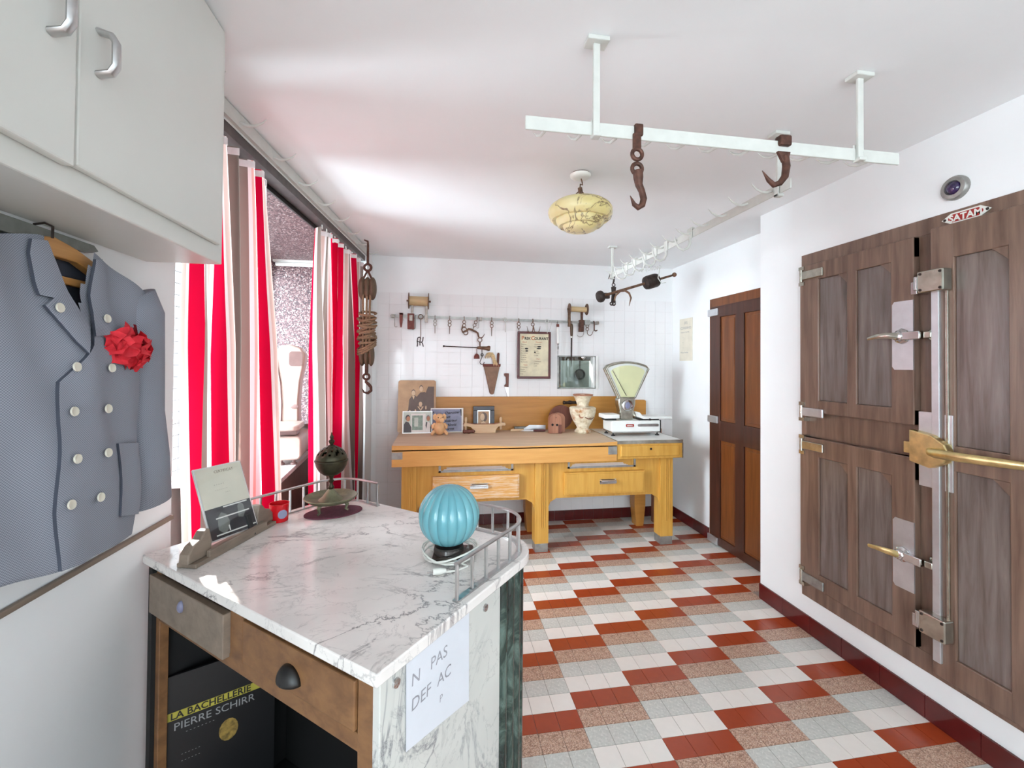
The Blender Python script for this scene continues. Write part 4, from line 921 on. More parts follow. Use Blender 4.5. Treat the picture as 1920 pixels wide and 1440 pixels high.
# ================================================================== CEILING
t = thing('pendant_lamp', 'marbled yellow glass pendant lamp hanging from the ceiling', 'lamp', (.73, 2.205, H))
lx, ly = .73, 2.205
build('ceiling_cup', MB().lathe([(.03, -.026), (.046, -.022), (.054, -.014), (.055, -.006), (.02, 0)], (lx, ly, H), 28), 'sign_cream', t)
build('cup_clip', MB().torus((lx, ly, H-.002), .045, .005, n=20), 'iron_brown', t)
build('hook', MB().tube([(lx+.004, ly, H-.024), (lx+.01, ly, H-.045), (lx+.012, ly, H-.058), (lx, ly, H-.055), (lx-.002, ly, H-.08)], .0035, 8).cyl((lx-.002, ly, H-.075), (lx+.006, ly, H-.125), .012, 10), 'iron_brown', t)
for a in (.3, 2.4, 4.5): build('chain', MB().tube([(lx, ly, H-.085), (lx+.105*math.cos(a), ly+.105*math.sin(a), H-.16)], .003, 6), 'iron_brown', t)
def lobes(a, h): return 1+.05*abs(math.cos(4*a))**.6*min(1, max(0, (-h-.16)*14))
bowl = [(.012, -.308), (.05, -.306), (.076, -.298), (.086, -.284), (.088, -.278), (.106, -.279), (.118, -.268), (.124, -.25), (.124, -.246), (.142, -.247), (.156, -.235), (.164, -.214), (.165, -.195), (.155, -.174), (.132, -.156), (.105, -.147), (.1, -.152), (.13, -.165), (.15, -.19), (.12, -.24), (.02, -.29)]
build('shade', MB().lathe(bowl, (lx, ly, H), 48, rfun=lobes), 'alabaster', t)
# rail in front, parallel to the picture
def rod(parent, x, y, zb, along):
    build('hanger_rod', MB().box(x-.011, x+.011, y-.006, y+.006, zb, H-.012), 'iron_white', parent, False, .003)
    build('ceiling_plate', MB().box(x-.035, x+.035, y-.025, y+.025, H-.014, H), 'iron_white', parent, False, .003)
    if along == 'x': build('stirrup', MB().box(x-.013, x+.013, y-.014, y+.016, zb-.012, zb).box(x-.013, x+.013, y+.01, y+.016, zb-.012, zb+.05), 'iron_white', parent, False, .003)
    else: build('stirrup', MB().box(x-.016, x+.014, y-.013, y+.013, zb-.012, zb).box(x-.016, x-.010, y-.013, y+.013, zb-.012, zb+.05), 'iron_white', parent, False, .003)
t = thing('ceiling_meat_rail', 'white flat meat rail hanging across the ceiling, nearest the viewer', 'rail', (.93, 1.29, 2.25))
r1y = 1.287
build('bar', MB().box(.254, 1.60, r1y+.006, r1y+.014, 2.245, 2.287), 'iron_white', t, False, .002)
rod(t, .476, r1y, 2.247, 'x'); rod(t, 1.43, r1y, 2.252, 'x')
for i in range(11):
    x = .32+i*.118
    build('spike', MB().tube([(x, r1y+.014, 2.272), (x+.002, r1y+.04, 2.262), (x-.004, r1y+.07, 2.262), (x-.012, r1y+.095, 2.275), (x-.022, r1y+.11, 2.295)], [.005, .0055, .005, .0035, .001], 8), 'iron_white', t)
# rusty hooks on it
x = .616
t = thing('rusty_meat_hook', 'long rusty hook with two eyes on the near ceiling rail', 'hook', (x, r1y, 2.03), 'rusty hooks on the ceiling rail')
build('collar', MB().box(x-.012, x+.016, r1y-.004, r1y+.022, 2.255, 2.292).box(x-.018, x+.01, r1y-.002, r1y+.008, 2.21, 2.262), 'iron_rust', t, False, .004)
for z in (2.196, 2.150): build('eye', MB().torus((x-.003, r1y+.003, z), .0165, .0065, (0, 1, 0), 20, 8), 'iron_rust', t)
build('hook', MB().tube([(x-.002, r1y, 2.142), (x, r1y, 2.12), (x+.002, r1y, 2.098), (x+.012, r1y, 2.078), (x+.018, r1y, 2.055), (x+.013, r1y, 2.035), (x, r1y, 2.026), (x-.014, r1y, 2.035), (x-.027, r1y, 2.062)], [.016, .015, .0115, .01, .0105, .01, .009, .007, .001], 12), 'iron_rust', t)
x = 1.134
t = thing('rusty_meat_hook', 'short rusty hook on the right half of the near ceiling rail', 'hook', (x, r1y, 2.12), 'rusty hooks on the ceiling rail')
build('collar', MB().box(x-.018, x+.026, r1y-.008, r1y+.022, 2.268, 2.304), 'iron_rust', t, False, .006)
build('shank', MB().prism([(-.024, 0), (.024, 0), (.014, -.035), (-.004, -.035)][::-1], (x-.001, r1y-.004, 2.248), X1, Z1, Y1, .012), 'iron_rust', t, False, .002)
build('hook', MB().tube([(x+.006, r1y+.002, 2.235), (x+.009, r1y, 2.20), (x+.003, r1y, 2.165), (x-.015, r1y, 2.142), (x-.038, r1y, 2.133), (x-.058, r1y, 2.148), (x-.082, r1y, 2.178)], [.012, .0125, .0115, .010, .009, .007, .001], 12), 'iron_rust', t)
# rail running away along the right side
t = thing('ceiling_meat_rail', 'white flat meat rail running back along the right of the ceiling', 'rail', (1.44, 2.6, 2.28))
r2x = 1.443
build('bar', MB().box(r2x-.004, r2x+.004, 1.60, 3.56, 2.275, 2.318), 'iron_white', t, False, .002)
rod(t, r2x+.002, 1.668, 2.275, 'y'); rod(t, r2x+.002, 3.50, 2.275, 'y')
for i in range(12):
    y = 1.70+i*.155
    build('spike', MB().tube([(r2x, y, 2.302), (r2x-.03, y, 2.292), (r2x-.06, y, 2.294), (r2x-.085, y, 2.306), (r2x-.105, y, 2.326)], [.005, .0055, .005, .0035, .001], 8), 'iron_white', t)
for i, (y, lab) in enumerate(((2.33, 'nearest white hook hanging on the right ceiling rail'), (2.60, 'second white hook hanging on the right ceiling rail'), (2.74, 'third white hook hanging on the right ceiling rail'), (2.90, 'white hook holding the looped cord on the right ceiling rail'), (3.06, 'fifth white hook hanging on the right ceiling rail'), (3.2, 'farthest white hook hanging on the right ceiling rail'))):
    t = thing('white_meat_hook', lab, 'hook', (r2x, y, 2.2), 'white hooks on the right ceiling rail')
    build('saddle', MB().box(r2x-.01, r2x+.01, y-.022, y+.022, 2.322, 2.334).box(r2x-.012, r2x-.006, y-.022, y+.022, 2.268, 2.33).box(r2x+.006, r2x+.012, y-.022, y+.022, 2.285, 2.33), 'iron_white', t, False, .003)
    build('hook', MB().tube([(r2x-.008, y, 2.28), (r2x-.006, y, 2.245), (r2x-.02, y-.0, 2.215), (r2x-.05, y, 2.202), (r2x-.08, y, 2.215), (r2x-.098, y, 2.25), (r2x-.104, y, 2.285)], [.009, .008, .0075, .007, .006, .005, .0015], 10), 'iron_white', t)
# big steelyard on the end of that rail
SY = 3.54
t = thing('large_steelyard', 'large rusty steelyard with dark weights hanging at the end of the right ceiling rail', 'steelyard', (1.47, SY, 2.06))
build('hook', MB().tube([(r2x-.02, SY, 2.27), (r2x+.005, SY, 2.322), (r2x+.028, SY, 2.322), (r2x+.035, SY, 2.29), (r2x+.03, SY, 2.25), (r2x+.026, SY, 2.235)], [.002, .007, .008, .008, .008, .007], 10).torus((r2x+.03, SY, 2.222), .013, .004, (0, 1, 0)), 'iron_dark', t)
build('yoke', MB().prism([(-.02, 0), (.02, 0), (.014, -.055), (.014, -.12), (.02, -.135), (-.02, -.135), (-.014, -.055)][::-1], (r2x+.03, SY-.012, 2.205), X1, Z1, Y1, .024), 'iron_dark', t, False, .003); fixn(t.children[-1])
build('eyelet', MB().torus((r2x+.03, SY-.005, 2.06), .013, .006, (0, 1, 0)).torus((r2x+.015, SY+.005, 2.062), .012, .006, (.3, 1, 0)), 'iron_dark', t)
A_, B_ = Vector((r2x-.095, SY-.02, 2.115)), Vector((2.045, SY+.02, 2.337)); dv = (B_-A_).normalized()
build('beam', MB().tube([A_+dv*.02, A_+dv*.25, B_], [.012, .0115, .009], 12).ball(B_, .02), 'iron_brown', t)
build('counterweight', MB().lathe([(.02, -.028), (.042, -.024), (.05, -.01), (.05, .01), (.042, .022), (.015, .026)], A_, 24, axis=dv).box(A_.x+.03, A_.x+.085, SY-.018, SY+.018, A_.z-.012, A_.z+.034), 'iron_dark', t)
build('sliding_weight', MB().lathe([(.03, -.07), (.055, -.06), (.06, -.04), (.06, .04), (.055, .055), (.03, .06)], A_+dv*.50, 24, axis=dv), 'iron_dark', t)
build('load_hook', MB().tube([(r2x+.028, SY-.02, 2.085), (r2x+.035, SY-.03, 2.125), (r2x+.075, SY-.035, 2.165), (r2x+.12, SY-.035, 2.17), (r2x+.155, SY-.035, 2.15), (r2x+.172, SY-.035, 2.11), (r2x+.155, SY-.035, 2.04)], [.007, .008, .009, .009, .009, .008, .002], 10), 'iron_brown', t)
t = thing('cord_loop', 'thin white chain with hook looped round the sliding weight', 'chain', (1.80, 3.45, 2.2))
P_ = A_+dv*.565
cp = Vector((r2x-.02, 2.9, 2.21))
m = MB()
q0, q1 = cp+Vector((.0, 0, 0)), P_+Vector((0, -.03, .10))
for i in range(7): m.torus(q0.lerp(q1, i/6), .014, .0025, (1, .3*(-1)**i, 0), 10, 5)
m.tube([q1, P_+Vector((-.02, -.06, .06)), P_+Vector((-.035, -.065, 0)), P_+Vector((0, -.065, -.045)), P_+Vector((.04, -.06, -.035))], .004, 8)
build('chain', m, 'iron_white', t)

# ---- rail of spikes above the curtains
t = thing('window_hook_rail', 'white hook rail running above the striped curtains', 'rail', (LW(2.9), 2.9, 2.478))
fixn(build('bar', lprism(1.50, 4.0, -.012, .006, 2.48, 2.536), 'iron_white', t, False))
for i in range(9):
    y = 1.62+i*.29; x = LW(y, .006)
    build('spike', MB().tube([(x-.004, y, 2.50), (x+.03, y, 2.488), (x+.06, y, 2.492), (x+.085, y, 2.506), (x+.10, y, 2.524)], [.006, .0065, .0055, .004, .001], 8), 'iron_white', t)
t = thing('curtain_track', 'dark metal curtain track under the white hook rail', 'curtain track', (LW(2.9), 2.9, 2.41))
fixn(build('channel', lprism(1.50, 3.96, -.085, -.014, 2.428, 2.472), 'track_dark', t, False))
fixn(build('lip', lprism(1.50, 3.96, -.10, -.088, 2.405, 2.472), 'black_plastic', t, False))
m = MB()
for i in range(22):
    y = 1.62+i*.028 if i < 11 else 2.98+(i-11)*.085
    m.tube([(LW(y, -.04), y, 2.43), (LW(y, -.04)+.004, y, 2.398)], .004, 6)
build('glider', m, 'cord_white', t)
# ---- curtains
def curtain(label, ytop, ybot, phase, folds, ztop, amp, off=-.04):
    ns, nz = 260, 26; m = MB(); uv = []
    def edge(f, z):
        k = (ztop-z)/ztop; k2 = k**.8
        a = ytop[0]+(ybot[0]-ytop[0])*k2; b = ytop[1]+(ybot[1]-ytop[1])*k2
        return a+(b-a)*f
    cols = []
    for j in range(nz+1):
        z = ztop-(ztop-.025)*j/nz; k = j/nz
        for i in range(ns+1):
            f = i/ns
            w = 2*PI*folds*(f+.02*math.sin(5*f*PI+2*k+phase))+phase
            A = amp*(.55+.45*min(1, k*3))*(1+.25*math.sin(9*f+phase))
            x = A*math.sin(w)+.012*math.sin(2.3*w+4*k)+.02*k*math.sin(3*f*PI+phase)
            y = edge(f, z)+.016*math.cos(w*1.0+.6)*(.6+.4*k)
            m.v.append((LW(y, off)+x, y, z)); cols.append(f)
    # real cloth width along the hem so the stripes keep their width over the folds
    L = [0]; row = (nz//2)*(ns+1)
    for i in range(ns): L.append(L[-1]+(Vector(m.v[row+i+1])-Vector(m.v[row+i])).length)
    uv = [(L[i]+.1*phase, j/nz) for j in range(nz+1) for i in range(ns+1)]
    m.f = [(j*(ns+1)+i, j*(ns+1)+i+1, (j+1)*(ns+1)+i+1, (j+1)*(ns+1)+i) for j in range(nz) for i in range(ns)]; m.m = [0]*len(m.f)
    t = thing('striped_curtain', label, 'curtain', (LW(ytop[0], off), (ytop[0]+ytop[1])/2, 0), 'striped curtains of the opening')
    build('cloth', m, 'curtain_stripe', t, uv=uv, angle=3)
    mt = MB(); r0 = 0
    vs = [Vector(m.v[i]) for i in range(ns+1)]
    mt.v = [tuple(v+Vector((.004, -.001, -.005))) for v in vs]+[tuple(v+Vector((.004, -.001, -.034))) for v in vs]
    mt.f = [(i, i+1, ns+2+i, ns+1+i) for i in range(ns)]; mt.m = [0]*ns
    build('heading_tape', mt, 'tape_white', t, angle=3)
curtain('red, white and taupe striped curtain beside the hanging jacket', (1.70, 2.225), (1.685, 2.37), .4, 5, 2.403, .062)
curtain('red, white and taupe striped curtain next to the hanging pulley', (2.93, 3.93), (2.86, 3.94), 2.2, 7, 2.403, .056)
# ---- pulley block with rope
pX, pY = -.553, 3.55
t = thing('pulley_block', 'old wooden pulley tackle wound with rope hanging by the right curtain', 'pulley', (pX, pY, 1.28))
build('top_hook', MB().tube([(pX-.03, pY, 2.50), (pX-.002, pY, 2.49), (pX, pY, 2.46), (pX, pY, 2.31)], [.005, .008, .009, .01], 10).torus((pX, pY, 2.285), .026, .010, (0, 1, 0)).tube([(pX, pY, 2.262), (pX-.035, pY, 2.19)], .008, 8).tube([(pX, pY, 2.262), (pX+.035, pY, 2.19)], .008, 8), 'iron_rust', t)
for q in (-.038, 0, .038): build('cheek', MB().ball((pX+q, pY, 2.12), .032, .06, .09, 14, 12), 'wood_pulley', t)
for q in (-.021, .021): build('sheave', MB().cyl((pX+q-.004, pY, 2.12), (pX+q+.004, pY, 2.12), .05, 20), 'iron_dark', t)
for q in (-.042, .042): build('cheek', MB().ball((pX+q*.8, pY, 1.60), .026, .056, .088, 14, 12), 'wood_pulley', t)
build('cheek', MB().ball((pX, pY, 1.60), .026, .06, .09, 14, 12), 'wood_pulley', t)
for q in (-.03, 0, .03): build('fall_rope', MB().tube([(pX+q, pY-.03, 2.14), (pX+q*.8, pY-.036, 1.95), (pX+q*.8, pY-.034, 1.66)], .0085, 8), 'rope', t)
m = MB(); pts = []
for i in range(16*11+1):
    a = 2*PI*i/16; k = i/(16*11)
    pts.append((pX+.058*math.cos(a)+.012*math.sin(2.7*a), pY+.052*math.sin(a), 1.92-.22*k+.02*math.sin(a*.53)+.014*math.sin(a+2*k)))
build('rope_coil', MB().tube(pts, .0095, 8), 'rope', t)
build('rope_coil', MB().tube([(pX+.066*math.cos(2*PI*i/16), pY+.056*math.sin(2*PI*i/16), 1.69-.05*i/48+.045*math.sin(2*PI*i/16+1.1)) for i in range(49)], .009, 8), 'rope', t)
build('lower_hook', MB().cyl((pX, pY, 1.52), (pX, pY, 1.455), .014, 10).torus((pX, pY, 1.43), .022, .009, (0, 1, 0)).tube([(pX, pY, 1.408), (pX-.004, pY, 1.39), (pX+.016, pY, 1.372), (pX+.034, pY, 1.35), (pX+.036, pY, 1.322), (pX+.012, pY, 1.302), (pX-.016, pY, 1.308), (pX-.034, pY, 1.34)], [.011, .011, .012, .012, .012, .011, .008, .002], 10), 'iron_rust', t)

# ================================================================== UPPER CABINET
t = thing('wall_cabinet', 'white hung cabinet with metal handles above the jacket', 'cabinet', (-.75, .6, 1.825))
cxf = -.652
build('body', MB().box(WL, cxf, -.6, 1.45, 1.825, H-.002), 'cabinet_white', t, False, .004)
for y0, y1, zb, pr2 in ((.30, .876, 1.868, .02), (.884, 1.405, 1.874, .016)):
    d = build('door', MB().box(cxf, cxf+pr2, y0, y1, zb, H-.03), 'cabinet_white', t, False, .004)
    yh = y1-.055 if y0 < .5 else y0+.045; x = cxf+pr2
    build('handle', MB().tube([(x, yh, 2.148), (x+.022, yh, 2.142), (x+.03, yh, 2.128), (x+.03, yh, 2.085), (x+.022, yh, 2.071), (x, yh, 2.066)], .0062, 10, flat=1.5, flatdir=(0, 1, 0)), 'aluminium', d)

# ================================================================== JACKET
t = thing('butcher_jacket', 'grey checked double-breasted butcher jacket hanging on the left wall', 'jacket', (-.82, 1.09, 1.07))
JX = -.795
def jhalf(z):       # half width of the body at height z
    if z > 1.70: return .285-(z-1.70)/.085*.15 if z < 1.785 else .13
    return .235+.012*math.sin((z-1.1)*4) if z < 1.60 else .235+(z-1.60)/.10*.05
yc = 1.088
def jfront(y, z):
    f = abs(y-yc)/max(.05, jhalf(z))
    bulge = .045*(1-min(1, f)**2.2)*(1 if z < 1.5 else max(.1, 1-(z-1.5)/.2))
    wr = .006*math.sin(38*(y-yc)+5*z)*math.sin(7*z+9*y)+.004*math.sin(23*z+14*y)+.004*math.sin(60*y)*max(0, 1.35-z)
    return JX+bulge+wr-.01
ny, nz = 48, 60
def neck(z):        # half opening of the neck at height z (right of / left of centre)
    return max(0, (z-1.56)/.225)*.062 if z > 1.56 else 0
m = MB(); idx = {}
for j in range(nz+1):
    for i in range(ny+1):
        f = -1+2*i/ny
        zt = 1.785-.075*max(0, (abs(f)*.285-.06)/.225)**1.15
        zb = 1.100-.020*f+.006*math.sin(7*f)
        z = zb+(zt-zb)*j/nz; y = yc+f*jhalf(min(z, 1.70))*(1 if z < 1.6 else 1)
        y = yc+f*(.235+(.05*max(0, (z-1.58)/.12) if z < 1.70 else .05))
        idx[i, j] = len(m.v); m.v.append((jfront(y, z), y, z))
kb = len(m.v); m.v += [(WL+.012+.004*math.sin(9*v[1]), v[1], v[2]) for v in m.v]
for j in range(nz):
    for i in range(ny):
        c = [idx[i, j], idx[i+1, j], idx[i+1, j+1], idx[i, j+1]]
        yy_ = sum(m.v[q][1] for q in c)/4; zz_ = sum(m.v[q][2] for q in c)/4
        if abs(yy_-yc-.012) > neck(zz_): m.f.append(tuple(c)); m.m.append(0)
        m.f.append(tuple(q+kb for q in c)[::-1]); m.m.append(1)
for a in ([idx[i, 0] for i in range(ny+1)], [idx[0, j] for j in range(nz+1)][::-1], [idx[ny, j] for j in range(nz+1)]):
    for p, q in zip(a, a[1:]): m.f.append((q, p, p+kb, q+kb)); m.m.append(0)
build('body', m, ['cloth_check', 'cloth_check_inside'], t, angle=2)
for sgn in (-1, 1):
    m = MB(); P_ = [(.262, 1.715, .062), (.285, 1.66, .07), (.305, 1.52, .068), (.318, 1.38, .066), (.328, 1.25, .068), (.335, 1.12, .070)]
    m.tube([(JX-.024+.006*math.sin(i*1.7), yc+a*sgn, z) for i, (a, z, r) in enumerate(P_)], [r for a, z, r in P_], 20, flat=.48, flatdir=(1, 0, 0))
    build('sleeve', m, 'cloth_check', t, angle=2)
def patch(poly, off, th=.004, name='panel', mat='cloth_check', parent=t):
    # a cloth panel lying on the curved front: triangulated fan over a fine polygon
    k = len(poly); cy = sum(p[0] for p in poly)/k; cz = sum(p[1] for p in poly)/k
    fine = []
    for i in range(k):
        a, b = poly[i], poly[(i+1) % k]
        for q in range(6): fine.append((a[0]+(b[0]-a[0])*q/6, a[1]+(b[1]-a[1])*q/6))
    m = MB(); rings = 6; F = len(fine)
    for r in range(rings):
        s = 1-r/rings
        for (y, z) in fine:
            yy, zz = cy+(y-cy)*s, cz+(z-cz)*s; m.v.append((jfront(yy, min(zz, 1.75))+off, yy, zz))
    m.v.append((jfront(cy, min(cz, 1.75))+off, cy, cz)); top = len(m.v)-1
    for r in range(rings-1):
        for i in range(F): m.f.append((r*F+i, r*F+(i+1) % F, (r+1)*F+(i+1) % F, (r+1)*F+i))
    for i in range(F): m.f.append(((rings-1)*F+i, (rings-1)*F+(i+1) % F, top))
    k0 = len(m.v); m.v += [(v[0]-th, v[1], v[2]) for v in m.v[:F]]
    for i in range(F): m.f.append((i, k0+i, k0+(i+1) % F, (i+1) % F))
    m.m = [0]*(len(m.f)-F)+[1]*F
    return fixn(build(name, m, [mat, 'cloth_check_inside'], parent, angle=1.0))
patch([(1.03, 1.10), (1.30, 1.075), (1.31, 1.50), (1.25, 1.62), (1.145, 1.615), (1.118, 1.565), (1.07, 1.522), (1.03, 1.485), (1.022, 1.40), (1.022, 1.22)], .007, .008, 'front_overlap')
patch([(1.035, 1.775), (1.055, 1.735), (1.085, 1.665), (1.112, 1.605), (1.09, 1.545), (1.065, 1.57), (1.018, 1.64), (1.05, 1.648), (1.052, 1.657), (1.012, 1.66), (1.0, 1.74), (1.004, 1.77)], .011, .006, 'lapel')
patch([(1.155, 1.765), (1.175, 1.77), (1.195, 1.72), (1.205, 1.65), (1.215, 1.60), (1.17, 1.59), (1.128, 1.585), (1.145, 1.64), (1.15, 1.70)], .011, .006, 'lapel')
patch([(1.2, 1.33), (1.302, 1.315), (1.308, 1.125), (1.212, 1.15)], .013, .005, 'pocket')
for y, z in ((1.04, 1.638), (1.18, 1.63), (1.056, 1.516), (1.157, 1.513), (1.049, 1.423), (1.147, 1.419), (1.049, 1.324), (1.134, 1.32), (1.042, 1.231), (1.125, 1.222)):
    build('button', MB().lathe([(.009, 0), (.0105, .002), (.0095, .0045), (.006, .0035), (.001, .0035)], (jfront(y, z)+.013, y, z), 16, axis=(1, 0, .1)), 'button', t)
t = thing('coat_hanger', 'wooden coat hanger inside the jacket collar', 'coat hanger', (-.82, 1.09, 1.70))
build('shoulder_bar', MB().prism([(-.20, -.05), (-.06, .0), (0, .012), (.06, .0), (.20, -.05), (.20, -.085), (.06, -.03), (-.06, -.03), (-.20, -.085)], (-.842, 1.092, 1.785), Y1, Z1, X1, .02), 'wood_hanger', t, False, .003); fixn(t.children[-1])
build('trouser_bar', MB().box(-.838, -.824, .93, 1.24, 1.70, 1.717), 'wood_hanger', t, False, .003)
build('hook', MB().tube([(-.815, 1.075, 1.79), (-.815, 1.075, 1.815), (-.83, 1.075, 1.822), (-.85, 1.075, 1.818)], .0025, 8), 'iron_dark', t)
fx0 = jfront(1.238, 1.56)+.018
t = thing('red_flower', 'large crumpled red paper flower pinned on the jacket', 'flower', (fx0, 1.238, 1.56))
for i in range(26):
    a = i*2.4; r = .012+.0125*math.sqrt(i)*.92
    c = Vector((fx0+.034-.009*math.sqrt(i)*.8, 1.238+r*1.12*math.cos(a), 1.56+r*.72*math.sin(a)))
    nn = Vector((1.0, .9*math.cos(a)*r/.07, .9*math.sin(a)*r/.07)).normalized(); e1 = nn.orthogonal().normalized(); e2 = nn.cross(e1)
    p = []
    for k in range(9):
        b = 2*PI*k/9; q = .022*(1+.28*math.sin(3*b+i)); p.append(c+e1*q*math.cos(b)+e2*q*math.sin(b)+nn*(.007*math.sin(2*b+i)))
    m = MB().add(p+[c-nn*.007], [(k, (k+1) % 9, 9) for k in range(9)]+[((k+1) % 9, k, 9) for k in range(9)][:0]); build('petal', m, 'flower_red', t, angle=3)
build('heart', MB().ball((fx0+.006, 1.238, 1.56), .014, .055, .036, 16, 10), 'flower_red', t)
t = thing('grey_wedge', 'flat grey wedge along the wall above the jacket', 'board', (WL, .9, 1.78))  # grey wedge tapering along the wall below the cabinet
build('board', MB().prism([(.40, 1.77), (1.12, 1.783), (1.225, 1.795), (1.245, 1.803), (1.23, 1.815), (.40, 1.815)], (WL, 0, 0), Y1, Z1, X1, .018), 'photo_midgrey', t, False, .002); fixn(t.children[-1])

# ================================================================== MARBLE COUNTER
CA = Vector((-.856, 1.454, 0)); CU = Vector((.7697, -.6387, 0)); CV = Vector((.6387, .7697, 0)); CZ = .96
def CP(u, v, z=0): return CA+CU*u+CV*v+Z1*z
CW, CD, CR = .975, .705, .15
def outline(i, r, n=10, u0=0, v0=0):
    p = [(u0, v0), (CW-i, v0)]
    p += [(CW-i-r+r*math.cos(PI/2*k/n), CD-i-r+r*math.sin(PI/2*k/n)) for k in range(n+1)]
    p += [(i+r-r*math.sin(PI/2*k/n), CD-i-r+r*math.cos(PI/2*k/n)) for k in range(n+1)]
    if i: p += [(i, v0)]
    return p
ct = thing('marble_counter', 'white veined marble counter with green fluted corner in the foreground', 'counter', CP(.49, .35))
fixn(build('marble_top', MB().prism(outline(0, CR), CP(0, 0, CZ-.026), CU, CV, Z1, .026), 'marble_white', ct, True, .003, angle=.4))
build('side_panel', MB().obox(CP(CW-.024, .235, .467), CU, CV, Z1, .012, .215, .467), 'marble_side', ct, False, .002)
for v, z in ((.061, .905), (.375, .903)):
    build('screw_cap', MB().lathe([(.010, 0), (.009, .004), (.001, .005)], CP(CW-.012, v, z), 14, axis=CU), 'chrome', ct)
# fluted green marble round the back corner
path = [(CW-.022, .45), (CW-.022, .53)]+[(CW-.022-.14+.14*math.cos(PI/2*k/10), .53+.14*math.sin(PI/2*k/10)) for k in range(1, 11)]+[(.3, .67)]
def along(path, s):
    for a, b in zip(path, path[1:]):
        l = math.hypot(b[0]-a[0], b[1]-a[1])
        if s <= l: return (a[0]+(b[0]-a[0])*s/l, a[1]+(b[1]-a[1])*s/l)
        s -= l
    return path[-1]
build('corner_core', MB().prism(outline(.036, .13, 10, .3, .45), CP(0, 0, 0), CU, CV, Z1, .934), 'marble_green', ct, True, angle=.3); fixn(ct.children[-1])
for i in range(12):
    u, v = along(path, .022+i*.0385)
    build('flute', MB().cyl(CP(u, v, 0), CP(u, v, .934), .0175, 14), 'marble_green', ct)
build('back_panel', MB().obox(CP(.27, .66, .467), CU, CV, Z1, .25, .012, .467), 'marble_side', ct, False)
build('left_panel', MB().obox(CP(.03, .33, .467), CU, CV, Z1, .012, .32, .467), 'black_void', ct, False)  # inside faces coloured black for the shade within the open counter
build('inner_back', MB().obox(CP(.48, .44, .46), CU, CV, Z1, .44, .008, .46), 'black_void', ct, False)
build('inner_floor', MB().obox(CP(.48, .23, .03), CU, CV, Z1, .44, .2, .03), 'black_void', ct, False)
# wooden front with drawers
build('stile', MB().obox(CP(.925, .032, .467), CU, CV, Z1, .022, .012, .467), 'wood_counter', ct, False, .002)
build('stile', MB().obox(CP(.055, .032, .467), CU, CV, Z1, .012, .012, .467), 'wood_counter', ct, False, .002)
build('stile', MB().obox(CP(.472, .032, .868), CU, CV, Z1, .028, .012, .066), 'wood_counter', ct, False, .002)
build('rail', MB().obox(CP(.48, .0325, .792), CU, CV, Z1, .425, .012, .018), 'wood_counter', ct, False, .002)
build('rail', MB().obox(CP(.48, .0325, .926), CU, CV, Z1, .425, .012, .008), 'wood_counter', ct, False, .001)
dr = build('drawer', MB().obox(CP(.24, .014, .855), CU, CV, Z1, .202, .010, .055).obox(CP(.24, .12, .855), CU, CV, Z1, .195, .11, .045), 'wood_grey', ct, False, .002); dr['label'] = 'greyish drawer left slightly open'  # grey wood here stands for the light on this drawer front
build('escutcheon', MB().ball(CP(.233, .003, .872), .010, .010, .016, 12, 8), 'photo_blue', dr)
dr = build('drawer', MB().obox(CP(.705, .020, .863), CU, CV, Z1, .195, .006, .049), 'wood_counter', ct, False, .003)
m = MB(); nn_ = 14
for j in range(7):
    e = PI/2*j/6
    for i in range(nn_+1):
        a = PI*i/nn_
        m.v.append(tuple(CP(.699+.036*math.cos(a)*math.cos(e), .014-.026*math.sin(e), .842+.034*math.sin(a)*math.cos(e))))
m.f = [(j*(nn_+1)+i, j*(nn_+1)+i+1, (j+1)*(nn_+1)+i+1, (j+1)*(nn_+1)+i) for j in range(6) for i in range(nn_)]; m.m = [0]*len(m.f)
o = build('cup_handle', m, 'black_plastic', dr, angle=2); sm = o.modifiers.new('thick', 'SOLIDIFY'); sm.thickness = .002
# poster standing inside
pd = Vector((.886, .464, 0)); pn = Vector((.464, -.886, 0)); p0 = Vector((-.79, 1.458, .07))
t = thing('poster_board', 'black poster with yellow and white lettering standing inside the counter', 'poster', (-.65, 1.53, .06))
build('board', MB().obox(p0+pd*.14+Z1*.26, pd, pn, Z1, .15, .004, .26), 'poster_black', t, False)
m = MB(); q = p0+pn*.0048
def at_(a, b, k=0): return q+pd*a+Z1*b+pn*(.0003*k)
m.add([at_(.004, .388), at_(.286, .388), at_(.286, .412), at_(.004, .412)], [(0, 1, 2, 3)], 0)
m.text('LA BACHELLERIE', .028, at_(.012, .391, 1), pd, Z1, 1, bold=.0006).text('PIERRE SCHIRR', .032, at_(.02, .356, 1), pd, Z1, 2)
m.add([at_(.16+.026*math.cos(2*PI*i/16), .295+.034*math.sin(2*PI*i/16), 1) for i in range(16)], [tuple(range(16))], 3)
m.text('- - - - - - - -', .016, at_(.05, .338, 1), pd, Z1, 2).text('- - - - - -', .014, at_(.04, .275, 1), pd, Z1, 2).text('- - - - - -', .014, at_(.04, .255, 1), pd, Z1, 2)
build('print', m, ['ink_yellow', 'poster_black', 'ink_grey', 'poster_gold'], t, False)
